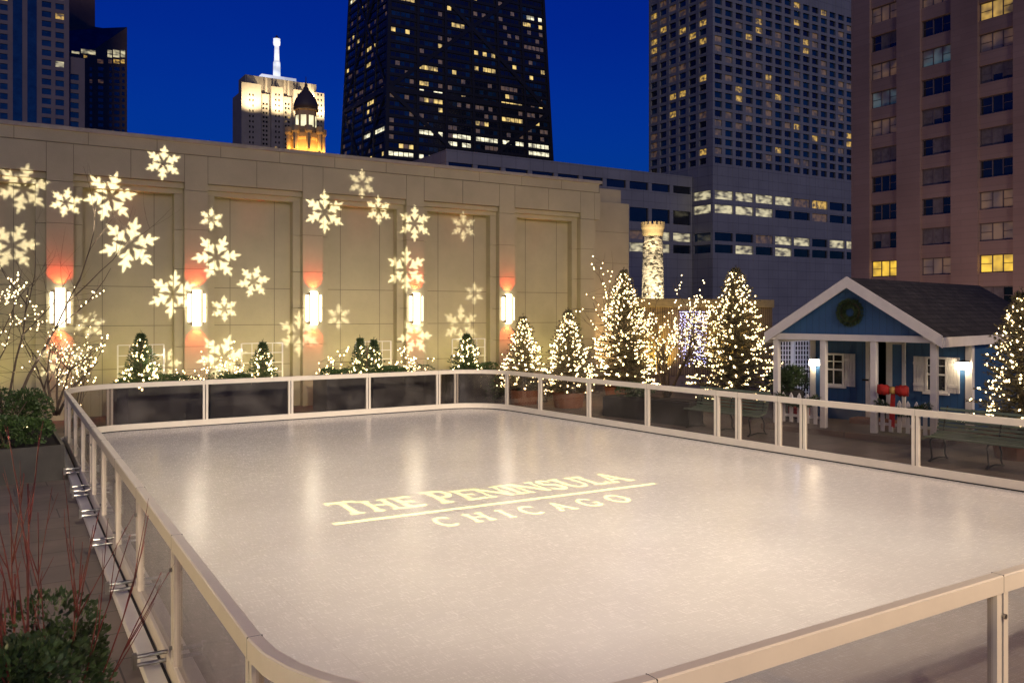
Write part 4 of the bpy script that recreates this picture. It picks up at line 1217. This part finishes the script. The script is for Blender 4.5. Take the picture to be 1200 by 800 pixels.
VBr = 455.0
ub = lambda px: u_on_v(px, VBr)
zb = lambda px, y: z_at(y, dep(ub(px), VBr))
bt = thing('wedge_top_tower', 'dark brown tower with slanted glass top beside the granite tower', 'building', (ub(120), VBr+20, ZG))
BO = V3((ub(120), VBr+20, ZG))
mb = MB()
fp_ = [(ub(78), ZG), (ub(149), ZG), (ub(149), zb(149, 32)), (ub(112), zb(112, 57)), (ub(78), zb(78, 62))]
bk_ = [(ub(78), ZG), (ub(149), ZG), (ub(149), zb(149, 32)), (ub(112), zb(112, 33)), (ub(78), zb(78, 36))]
n = 5
mb.add([(a, VBr, z) for a, z in fp_]+[(a, VBr+5, z+1.2) for a, z in bk_], [list(range(n))[::-1], list(range(n, 2*n))]+[(i, (i+1) % n, n+(i+1) % n, n+i) for i in (0, 1)])
mb.mi = 1
mb.add([(fp_[i][0], VBr, fp_[i][1]) for i in (2, 3, 4)]+[(bk_[i][0], VBr+5, bk_[i][1]+1.2) for i in (2, 3, 4)], [(0, 1, 4, 3), (1, 2, 5, 4)])
mb.mi = 0
mb.v = [tuple(V3(p)-BO) for p in mb.v]; mb.build('wall', [M_brown, W_blue], bt)
mb = MB(); mb.box(ub(60), ub(149)-.5, VBr+5.1, VBr+28, ZG, zb(149, 34)); mb.box(ub(60), ub(119.5), VBr+29, VBr+60, ZG, 240); mb.v = [tuple(V3(p)-BO) for p in mb.v]; mb.build('rear_block', M_brown, bt)
cells = []; rnd = random.Random(2)
def bq(p0, p1, y0, y1, mk):
    a0, a1 = ub(p0), ub(p1); za, zc_ = zb((p0+p1)/2, y1), zb((p0+p1)/2, y0)
    cells.append(([V3((a0, VBr-.06, za)), V3((a1, VBr-.06, za)), V3((a1, VBr-.06, zc_)), V3((a0, VBr-.06, zc_))], mk))
for p0, p1 in ((126, 131), (132.5, 140), (141.5, 146.5)): bq(p0, p1, 59, 67.5, 'c')
for p0, p1, mk in ((127, 131, 'm'), (133, 140, 'w'), (141.5, 146, 'w'), (114, 121, 'm')): bq(p0, p1, 70, 74.5, mk)
bq(84, 93, 60.5, 63, 'c'); bq(95, 112, 58.5, 63.5, 'c'); bq(98, 102, 65, 68, 'w')
for j in range(12):
    y = 79+7.3*j
    for p0, p1 in ((105, 108), (115, 121), (128, 131), (134, 140), (143, 146)):
        bq(p0, p1, y, y+4, 'm' if rnd.random() < .05 else ('b' if rnd.random() < .35 else 'd'))
add_windows(bt, cells, BO)
# --- setback art deco tower with beacon
VPm = 450.0
up_ = lambda px: u_on_v(px, VPm)
zp = lambda y, px=332: z_at(y, dep(up_(px), VPm))
pm = thing('deco_tower', 'stepped stone tower with floodlit crown and white beacon mast', 'building', (up_(332), VPm+8, ZG))
DO = V3((up_(332), VPm+8, ZG))
def dpart(mb, name, m, sm=False):
    mb.v = [tuple(V3(p)-DO) for p in mb.v]; return mb.build(name, m, pm, sm)
mb = MB()
xs = [(283, 306, 112), (318, 332, 112), (344, 358, 112), (369, 380, 112)]
mb.box(up_(284), up_(380), VPm+2, VPm+20, ZG, zp(112))
for a, b, y in xs: mb.box(up_(a), up_(b), VPm, VPm+1.99, ZG, zp(103))
dpart(mb, 'wall', M_palm)
mb = MB(); mb.box(up_(290), up_(374), VPm+4.5, VPm+18, zp(112), zp(91))
for a, b in ((291, 306), (313, 320), (326, 333), (339, 346), (351, 358), (363, 373)): mb.box(up_(a), up_(b), VPm+3.2, VPm+4.49, zp(112), zp(92))
dpart(mb, 'upper_tier', M_palm)
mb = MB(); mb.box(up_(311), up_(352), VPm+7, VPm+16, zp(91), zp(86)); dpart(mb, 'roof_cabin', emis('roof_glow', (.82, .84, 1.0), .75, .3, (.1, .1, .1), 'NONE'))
mb = MB(); c = (up_(331.5), VPm+11, 0); k = dep(up_(331), VPm)/1000
mb.lathe(c, [(4.4*k, zp(86)), (4.2*k, zp(68)), (3.2*k, zp(66)), (2.7*k, zp(48)), (4*k, zp(46.5)), (4.3*k, zp(44)), (4*k, zp(41)), (4.2*k, zp(39.5))], 12)
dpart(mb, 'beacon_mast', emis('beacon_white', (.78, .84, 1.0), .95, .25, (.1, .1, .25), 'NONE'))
mb = MB(); mb.lathe(c, [(4.2*k, zp(39.4)), (2*k, zp(37.5)), (.3*k, zp(35))], 12); dpart(mb, 'beacon_cap', M_dome)
cells = []
rnd = random.Random(6)
for a, b, y in xs:
    for j in range(12):
        yy = 110+j*6.2; m_ = (a+b)/2
        for q in (-2.6, 1.2):
            z0_, z1_ = zp(yy+2.6, m_), zp(yy, m_)
            cells.append(([V3((up_(m_+q), VPm-.05, z0_)), V3((up_(m_+q+1.6), VPm-.05, z0_)), V3((up_(m_+q+1.6), VPm-.05, z1_)), V3((up_(m_+q), VPm-.05, z1_))], 'w' if rnd.random() < .03 else 'd'))
for a, b in ((308, 316), (334, 342), (360, 367)):
    for j in range(12):
        yy = 120+j*5.2; m_ = (a+b)/2
        for q in (-3, .6):
            z0_, z1_ = zp(yy+2.4, m_), zp(yy, m_)
            cells.append(([V3((up_(m_+q), VPm+1.95, z0_)), V3((up_(m_+q+2.2), VPm+1.95, z0_)), V3((up_(m_+q+2.2), VPm+1.95, z1_)), V3((up_(m_+q), VPm+1.95, z1_))], 'w' if rnd.random() < .08 else 'd'))
add_windows(pm, cells, DO)
for a, b, y in xs:
    lamp('SPOT', 'crown_floodlight', (up_((a+b)/2), VPm-8.0, zp(133)), 42000, (1, .76, .40), (up_((a+b)/2), VPm, zp(108)), .4, 140, 1.0)
for px in (298, 330, 347, 368):
    lamp('SPOT', 'crown_floodlight', (up_(px), VPm+1.0, zp(111)+.8), 6500, (1, .78, .42), (up_(px), VPm+4.4, zp(97)), .3, 110, .5)
# --- old stone water tower with dome
dW = 200.0
wb = WP(358.5, dW, ZG); zw = lambda y: z_at(y, dW)-ZG
wtw = thing('water_tower', 'historic stone tower with dark dome and golden lit turrets', 'tower', wb, R(-32))
k = dW/1000
mb = MB(); mb.lathe((0, 0, 0), [(15*k, 0), (14*k, zw(200)), (13.5*k, zw(166)), (17*k, zw(163)), (17*k, zw(158)), (16*k, zw(158))], 8, R(22.5)); mb.build('shaft', M_stone2, wtw)
for j in range(8):
    a = R(45*j+22.5); cx, cy = math.cos(a)*19.5*k, math.sin(a)*19.5*k
    mb = MB(); mb.lathe((cx, cy, 0), [(3*k, zw(178)), (3*k, zw(160)), (4.6*k, zw(157)), (4.6*k, zw(151)), (3.6*k, zw(151))], 8); mb.build('turret', M_stone2, wtw)
mb = MB(); mb.lathe((0, 0, 0), [(12.4*k, zw(158)), (12.4*k, zw(131)), (14.2*k, zw(130.5)), (14.2*k, zw(129))], 8, R(22.5)); mb.build('cupola', M_stone2, wtw)
wl = emis('cupola_window_glow', (1.0, .92, .55), 1.0, .4, (.5, .5, .5), 'NONE')
for j in range(8):
    a = R(45*j); c = V3((math.cos(a), math.sin(a), 0)); s = V3((-math.sin(a), math.cos(a), 0)); ap = 12.4*k*math.cos(R(22.5))+.03
    mb = MB(); q = [c*ap+s*sx*3.1*k+V3((0, 0, zz)) for sx, zz in ((-1, zw(150)), (1, zw(150)), (1, zw(137)), (-1, zw(137)))]
    mb.add(q, [(0, 1, 2, 3)]); mb.build('window', wl, wtw, fix=False)
mb = MB(); mb.lathe((0, 0, 0), [(14.4*k, zw(129)), (14*k, zw(123)), (12*k, zw(117)), (8*k, zw(111)), (4*k, zw(106)), (1.6*k, zw(101)), (.5*k, zw(95)), (.3*k, zw(90))], 16); mb.build('dome', M_dome, wtw, True)
for j in range(8):
    a = R(45*j-32+22.5+22.5)
    p = wb+V3((math.cos(a)*22*k, math.sin(a)*22*k, zw(180)))
    lamp('POINT', 'turret_lamp', p, 850, (1, .52, .12), None, .3)
# --- lit stone standpipe tower behind the fence
dS = 110.0; k = dS/1000
sb = WP(765, dS, ZG); zs = lambda y: z_at(y, dS)-ZG
sp = thing('stone_turret', 'round floodlit rough stone turret with crenellated top behind the trees', 'tower', sb, R(-32))
mb = MB(); mb.lathe((0, 0, 0), [(17*k, 0), (13.4*k, zs(365)), (11.4*k, zs(285)), (11.2*k, zs(277))], 28); mb.build('shaft', M_stone, sp, True)
mb = MB(); mb.lathe((0, 0, 0), [(11.3*k, zs(277)), (12.2*k, zs(274)), (12.4*k, zs(270)), (13.6*k, zs(267)), (13.8*k, zs(264)), (13*k, zs(264))], 28); mb.build('cornice', M_stone2, sp)
mb = MB()
for j in range(16):
    a = 2*math.pi*j/16
    M = Matrix.Rotation(a, 3, 'Z'); mb.obox(M @ V3((13.1*k, 0, zs(262.4))), (.18, .3, .34), M)
mb.build('merlon', M_stone2, sp)
for dx, pw in ((-3.5, 5200), (3.5, 5200)):
    p = WP(765, dS-6.5, z_at(362, dS))+V3((CS*dx, -SN*dx, 0))
    lamp('SPOT', 'turret_floodlight', p, pw*.95, (1, .86, .58), sb+V3((0, 0, zs(315))), .3, 120, .4)
lamp('SPOT', 'turret_crown_light', WP(765, dS-5, z_at(290, dS)), 1300, (1, .82, .5), sb+V3((0, 0, zs(266))), .3, 80, .5)

# ================================================================= PROJECTORS (light thrown through cut plates)
def spans(polys, y):
    iv = []
    for P in polys:
        xs_ = []
        n = len(P)
        for i in range(n):
            (x0, y0), (x1, y1) = P[i], P[(i+1) % n]
            if (y0 <= y < y1) or (y1 <= y < y0):
                xs_.append(x0+(y-y0)/(y1-y0)*(x1-x0))
        xs_.sort()
        iv += [(xs_[i], xs_[i+1]) for i in range(0, len(xs_)-1, 2)]
    iv.sort(); out = []
    for a, b in iv:
        if out and a <= out[-1][1]: out[-1] = (out[-1][0], max(out[-1][1], b))
        else: out.append((a, b))
    return out
def cut_plate(polys, x0, x1, y0, y1, dy, to3d, faint=()):
    """opaque sheet with the polygons cut out, built row by row"""
    mb = MB()
    ys0 = min(p[1] for P in polys for p in P); ys1 = max(p[1] for P in polys for p in P)
    def rect(a, b, c, d):
        if b-a > 1e-9: mb.add([to3d(a, c), to3d(b, c), to3d(b, d), to3d(a, d)], [(0, 1, 2, 3)])
    rect(x0, x1, y0, ys0); rect(x0, x1, ys1, y1)
    n = int((ys1-ys0)/dy)+1
    bb = [(min(p[1] for p in P), max(p[1] for p in P), P, k in faint) for k, P in enumerate(polys)]
    for i in range(n):
        c = ys0+i*dy; d = min(c+dy, ys1); m = (c+d)/2
        sp_ = spans([P for a, b, P, ft in bb if a <= m <= b and not (ft and i % 2)], m)
        x = x0
        for a, b in sp_:
            rect(x, a, c, d); x = b
        rect(x, x1, c, d)
    return mb
def flake(cx, cy, r, rot):
    prof = [(.13, .0), (.30, .062), (.43, .215), (.51, .235), (.49, .09), (.57, .085), (.69, .205), (.77, .20), (.73, .06), (.86, .05), (1.0, .006)]
    out = []
    for k in range(6):
        a = rot+math.pi/3*k; ca, sa = math.cos(a), math.sin(a)
        pts = prof+[(x, -w) for x, w in reversed(prof)]
        out.append([(cx+r*(x*ca-w*sa), cy+r*(x*sa+w*ca)) for x, w in pts])
    return out
FL = [(28, 222, 30, .3), (77, 237, 18, .35), (129, 231, 30, .2), (193, 193, 21, .45), (14, 288, 30, .1), (152, 287, 34, .3), (247, 256, 14, .5), (253, 300, 28, .15),
      (297, 330, 20, .2), (263, 362, 16, .55), (203, 345, 29, .4), (106, 381, 18, .3), (75, 424, 31, .5), (261, 419, 29, .2), (192, 428, 22, .1), (350, 390, 28, .52), (380, 248, 26, .52),
      (425, 217, 18, .52), (444, 247, 17, .52), (486, 262, 22, .52), (476, 316, 28, .52), (397, 371, 16, .52), (543, 266, 18, .52), (556, 344, 14, .52), (540, 381, 25, .52), (486, 394, 23, .1)]
LP = V3((-2.2, -2.2, 4.6)); PF = .5
pol = []; faint = set()
FAINT = {(28, 222), (14, 288), (75, 424), (192, 428), (350, 390), (397, 371), (543, 266), (556, 344), (540, 381), (425, 217), (106, 381)}
for px, py, rp, rot in FL:
    t = (px-600)/FPX
    u = u_on_v(px, VP); on_p = any(abs(u-b) < .55 for b in BAYS)
    v = VP if on_p else VR
    u = u_on_v(px, v); z = z_at(py, dep(u, v)); rr = rp/1000*dep(u, v)*1.0
    for P in flake(u, z, rr, rot):
        s = PF/(v-LP.y)
        if (px, py) in FAINT: faint.add(len(pol))
        pol.append([(LP.x+(a-LP.x)*s, LP.z+(b-LP.z)*s) for a, b in P])
pr = thing('projector', 'snowflake projector on a stand outside the picture near the camera', 'projector', LP)
mb = cut_plate(pol, LP.x-.55, LP.x+.75, LP.z-.45, LP.z+.45, .01*PF/25, lambda a, b: (a-LP.x, PF, b-LP.z), faint)
mb.build('pattern_plate', M_iron, pr, fix=False)
mb = MB(); mb.box(-.12, .12, -.4, -.05, -.12, .12); mb.build('lamp_house', M_iron, pr)
mb = MB(); mb.tube([(0, -.25, -.12), (0, -.25, -4.6)], .03, 8); mb.build('stand', M_iron, pr)
lamp('SPOT', 'snowflake_projector_lamp', LP, 112000, (1.0, .90, .70), (6.5, VP, 3.4), .0006, 62, .05)
# lettering for the ice
def stroke(pts, w):
    out = []
    if not hasattr(w, '__len__'): w = [w]*len(pts)
    for i in range(len(pts)-1):
        (x0, y0), (x1, y1) = pts[i], pts[i+1]
        dx, dy = x1-x0, y1-y0; l = math.hypot(dx, dy) or 1; nx, ny = -dy/l, dx/l
        a, b = w[i]/2, w[i+1]/2
        out.append([(x0+nx*a, y0+ny*a), (x1+nx*b, y1+ny*b), (x1-nx*b, y1-ny*b), (x0-nx*a, y0-ny*a)])
        if i: out.append([(x0+a*math.cos(q*.785), y0+a*math.sin(q*.785)) for q in range(8)])
    return out
def arc(cx, cy, rx, ry, a0, a1, n=14): return [(cx+rx*math.cos(R(a0+(a1-a0)*k/n)), cy+ry*math.sin(R(a0+(a1-a0)*k/n))) for k in range(n+1)]
def arcw(a0, a1, thin, thick, n=14): return [thin+(thick-thin)*abs(math.cos(R(a0+(a1-a0)*k/n)))**1.5 for k in range(n+1)]
TK, TN, SF, TH, AR = .18, .11, .11, .145, .15
def stem(x, y0=0, y1=1, w=TK, sb=True, st=True):
    o = stroke([(x, y0), (x, y1)], w)
    if sb: o += stroke([(x-w/2-.09, y0+SF/2), (x+w/2+.09, y0+SF/2)], SF)
    if st: o += stroke([(x-w/2-.09, y1-SF/2), (x+w/2+.09, y1-SF/2)], SF)
    return o
def glyph(c):
    if c == 'T': return .84, stem(.42, st=False)+stroke([(.02, .93), (.82, .93)], TH)+stroke([(.05, .98), (.04, .76)], .07)+stroke([(.79, .98), (.80, .76)], .07)
    if c == 'H': return 1.0, stem(.2)+stem(.8)+stroke([(.2, .52), (.8, .52)], TH*.8)
    if c == 'E': return .78, stem(.2)+stroke([(.2, .93), (.68, .93)], TH)+stroke([(.2, .52), (.58, .52)], TH*.8)+stroke([(.2, .07), (.72, .07)], TH)+stroke([(.68, .98), (.68, .8)], .06)+stroke([(.71, .02), (.72, .22)], .06)+stroke([(.58, .62), (.58, .42)], .05)
    if c == 'P': return .78, stem(.2)+stroke([(.2, .96), (.42, .96)]+arc(.42, .71, .25, .25, 90, -90)+[(.2, .46)], [AR*.8]*2+arcw(90, -90, AR*.8, TK)+[AR*.8])
    if c == 'N': return 1.02, stem(.15, w=TN)+stem(.87, w=TN, sb=False)+stroke([(.13, .97), (.87, .03)], TK)
    if c == 'I': return .40, stem(.2)
    if c == 'S': return .66, stroke(arc(.33, .74, .2, .22, 25, 270, 14)+arc(.33, .27, .23, .24, 90, -155, 14), [.15+.05*k/14 for k in range(15)]+[.2-.04*k/14 for k in range(15)])+stroke([(.52, .98), (.53, .76)], .06)+stroke([(.11, .04), (.10, .28)], .06)
    if c == 'U': return .98, stem(.2, .3, 1, sb=False)+stem(.8, .3, 1, w=TN, sb=False)+stroke([(.2, .34)]+arc(.5, .32, .3, .29, 180, 360)+[(.8, .34)], [TK]+[TK-.085*k/14 for k in range(15)]+[TN])
    if c == 'L': return .74, stem(.2)+stroke([(.2, .04), (.68, .07)], TH)+stroke([(.67, .02), (.69, .26)], .06)
    if c == 'A': return .98, stroke([(.16, .03), (.5, .98)], TN)+stroke([(.48, 1.0), (.82, .03)], TK)+stroke([(.28, .34), (.7, .34)], TH*.75)+stroke([(.02, .035), (.3, .035)], SF)+stroke([(.64, .035), (1.0, .035)], SF)
    if c == 'C': return .9, stroke(arc(.48, .5, .38, .47, 45, 315, 20), arcw(45, 315, AR, TK, 20))+stroke([(.76, .98), (.77, .72)], .07)
    if c == 'G': return .98, stroke(arc(.48, .5, .38, .47, 45, 325, 20), arcw(45, 325, AR, TK, 20))+stroke([(.76, .98), (.77, .72)], .07)+stroke([(.79, .06), (.79, .44)], TK*.9)+stroke([(.64, .42), (.92, .42)], SF)
    if c == 'O': return 1.0, stroke(arc(.5, .5, .4, .46, 0, 360, 28), arcw(0, 360, AR, TK, 28))
    return .42, []
def text(s, x0, x1, base, cap, caps_big=None, track=0.0):
    gl = []; W = 0
    for i, c in enumerate(s):
        w, P = glyph(c); sc = caps_big.get(i, 1) if caps_big else 1
        gl.append((W, sc, P)); W += w*sc+track
    W -= track; k = (x1-x0)/W; out = []
    for off, sc, P in gl:
        for q in P: out.append([(x0+(off+x*sc)*k, base+y*cap*sc) for x, y in q])
    return out
L2 = text('THE PENINSULA', 4.0, 8.8, 0.37, .70, {0: 1.17, 4: 1.17})
L2 += [[(3.77, -.05), (8.9, -.05), (8.9, .05), (3.77, .05)]]
L2 += text('CHICAGO', 4.9, 7.9, -.80, .46, track=.55)
rt = -.04; org = V3((6.3, 10.15)); cr_, sr_ = math.cos(rt), math.sin(rt)
LT = V3((6.3, -5.0, 13.6)); PT = .5
pol = []
for P in L2:
    Q = []
    for x, y in P:
        wx = org.x+(x-6.3)*cr_-y*sr_; wy = org.y+(x-6.3)*sr_+y*cr_
        s = PT/(LT.z-ZI); Q.append((LT.x+(wx-LT.x)*s, LT.y+(wy-LT.y)*s))
    pol.append(Q)
pt2 = thing('projector', 'lettering projector hung high above the rink outside the picture', 'projector', LT)
mb = cut_plate(pol, LT.x-.3, LT.x+.3, LT.y+.15, LT.y+1.1, .008*PT/13.5, lambda a, b: (a-LT.x, b-LT.y, -PT))
mb.build('pattern_plate', M_iron, pt2, fix=False)
mb = MB(); mb.box(-.12, .12, -.3, -.05, -.1, .25); mb.build('lamp_house', M_iron, pt2)
mb = MB(); mb.tube([(0, -.2, .2), (0, -6, .6)], .03, 8); mb.build('bracket_arm', M_iron, pt2)
lamp('SPOT', 'lettering_projector_lamp', LT, 62000, (1.0, .95, .26), (6.3, 10.15, 0), .0001, 24, .05)

# ================================================================= LAMPS
WARM = (1.0, .77, .53)
lamp('SPOT', 'rink_floodlight', (2.5, -5.5, 12.0), 16000, (1.0, .86, .66), (6.4, 13.0, 0), .3, 43, 1.0)
lamp('SPOT', 'rink_floodlight', (10.0, -6.5, 12.0), 12800, (1.0, .86, .66), (8.4, 11.5, 0), .3, 46, 1.0)
lamp('SPOT', 'rink_floodlight', (-1.0, -7.0, 11.0), 3400, (1.0, .83, .60), (4.0, 5.5, 0), .3, 78, 1.0)
lamp('SPOT', 'terrace_floodlight', (16.0, -7.0, 12.0), 7400, (1.0, .74, .48), (16.0, 14.0, 0), .3, 52, .9)
lamp('SPOT', 'terrace_lamp', (-4.6, 6.0, 1.5), 750, (1.0, .74, .36), (1.0, 7.0, .5), .15, 130, .8)
lamp('SPOT', 'terrace_lamp', (7.0, -4.5, 5.5), 1900, (1.0, .64, .30), (6.5, 3.0, .6), .15, 90, .8)
# uplights at the foot of the wall
for a, b in zip(BAYS[1:], BAYS[2:]):
    m_ = (a+b)/2
    lamp('SPOT', 'wall_uplight', (m_, 22.95, .35), 90, (1.0, .86, .24), (m_, VR+.2, 4.2), .12, 120, .8)
lamp('SPOT', 'wall_uplight', (19.8, 23.4, .35), 330, (1.0, .60, .26), (19.8, 24.9, 4.0), .12, 120, .8)
for px in (790, 870):
    p = u_on_v(px, VF-.9); lamp('SPOT', 'fence_uplight', (p, VF-.9, .2), 420, (1.0, .72, .2), (p, VF, 2.4), .1, 130, .8)
lamp('POINT', 'tree_tub_glow', WP(672, 25.0, .55), 14, (1.0, .35, .08), None, .1)
# street glow on the pink block and the towers
lamp('SPOT', 'street_lamp_glow', (58, 40, -6), 7500, (1.0, .66, .52), (UP, 36, 14), .6, 130, .8)
# ---- sky and dusk sun
w = bpy.data.worlds.new('World'); SC.world = w; w.use_nodes = True
nt = w.node_tree; N = nt.nodes; L = nt.links
bg = N['Background']; sk = N.new('ShaderNodeTexSky'); sk.sky_type = 'NISHITA'; sk.sun_disc = False
sk.sun_elevation = R(1.5); sk.sun_rotation = R(200); sk.air_density = 1.0; sk.dust_density = .2; sk.ozone_density = 6.0
hs = N.new('ShaderNodeMix'); hs.data_type = 'RGBA'; hs.blend_type = 'MULTIPLY'; hs.inputs['Factor'].default_value = 1.0
hs.inputs['B'].default_value = (.10, 1.0, 4.2, 1)
tg = N.new('ShaderNodeTexCoord'); sz = N.new('ShaderNodeSeparateXYZ'); L.new(tg.outputs['Generated'], sz.inputs[0])
cn = N.new('ShaderNodeTexNoise'); cn.inputs['Scale'].default_value = 1.6; cn.inputs['Detail'].default_value = 5
cm = N.new('ShaderNodeMapping'); cm.inputs['Scale'].default_value = (1, 1, 3.5); L.new(tg.outputs['Generated'], cm.inputs[0]); L.new(cm.outputs[0], cn.inputs['Vector'])
ca = N.new('ShaderNodeMath'); ca.operation = 'MULTIPLY_ADD'; ca.inputs[1].default_value = .22; L.new(cn.outputs['Fac'], ca.inputs[0]); L.new(sz.outputs[2], ca.inputs[2])
sr = N.new('ShaderNodeValToRGB'); sr.color_ramp.elements[0].position = .14; sr.color_ramp.elements[1].position = .58
sr.color_ramp.elements[0].color = (.075, .50, 1.06, 1); sr.color_ramp.elements[1].color = (.03, .17, .90, 1)
L.new(ca.outputs[0], sr.inputs[0])
s5 = N.new('ShaderNodeVectorMath'); s5.operation = 'SCALE'; s5.inputs['Scale'].default_value = 4.6; L.new(sr.outputs[0], s5.inputs[0]); L.new(s5.outputs[0], hs.inputs['B'])
L.new(sk.outputs[0], hs.inputs['A']); L.new(hs.outputs['Result'], bg.inputs['Color']); bg.inputs['Strength'].default_value = .05
sun = bpy.data.lights.new('dusk_sun', 'SUN'); sun.energy = .42; sun.angle = R(12); sun.color = (1.0, .83, .74)
so = bpy.data.objects.new('dusk_sun', sun); COL.objects.link(so)
sd = V3((math.sin(R(200)), math.cos(R(200)), math.tan(R(14))))
so.rotation_euler = sd.to_track_quat('Z', 'Y').to_euler(); so.location = (0, 0, 60)
# ---- camera and render
cam = bpy.data.cameras.new('camera'); co = bpy.data.objects.new('camera', cam); COL.objects.link(co)
co.location = (0, 0, H); co.rotation_euler = (R(90), 0, R(-32))
cam.sensor_width = 36; cam.lens = 30.0; cam.shift_y = -34/1200; cam.clip_end = 8000; cam.clip_start = .05
SC.camera = co
SC.render.engine = 'CYCLES'
cy = SC.cycles
cy.use_denoising = True
try: cy.denoiser = 'OPENIMAGEDENOISE'
except Exception: pass
cy.max_bounces = 7; cy.diffuse_bounces = 3; cy.glossy_bounces = 4; cy.transparent_max_bounces = 24; cy.transmission_bounces = 4
cy.sample_clamp_indirect = 4.0; cy.sample_clamp_direct = 0; cy.caustics_reflective = False; cy.caustics_refractive = False
cy.use_light_tree = True
SC.view_settings.view_transform = 'Standard'; SC.view_settings.look = 'None'; SC.view_settings.exposure = 0; SC.view_settings.gamma = 1
SC.render.film_transparent = False
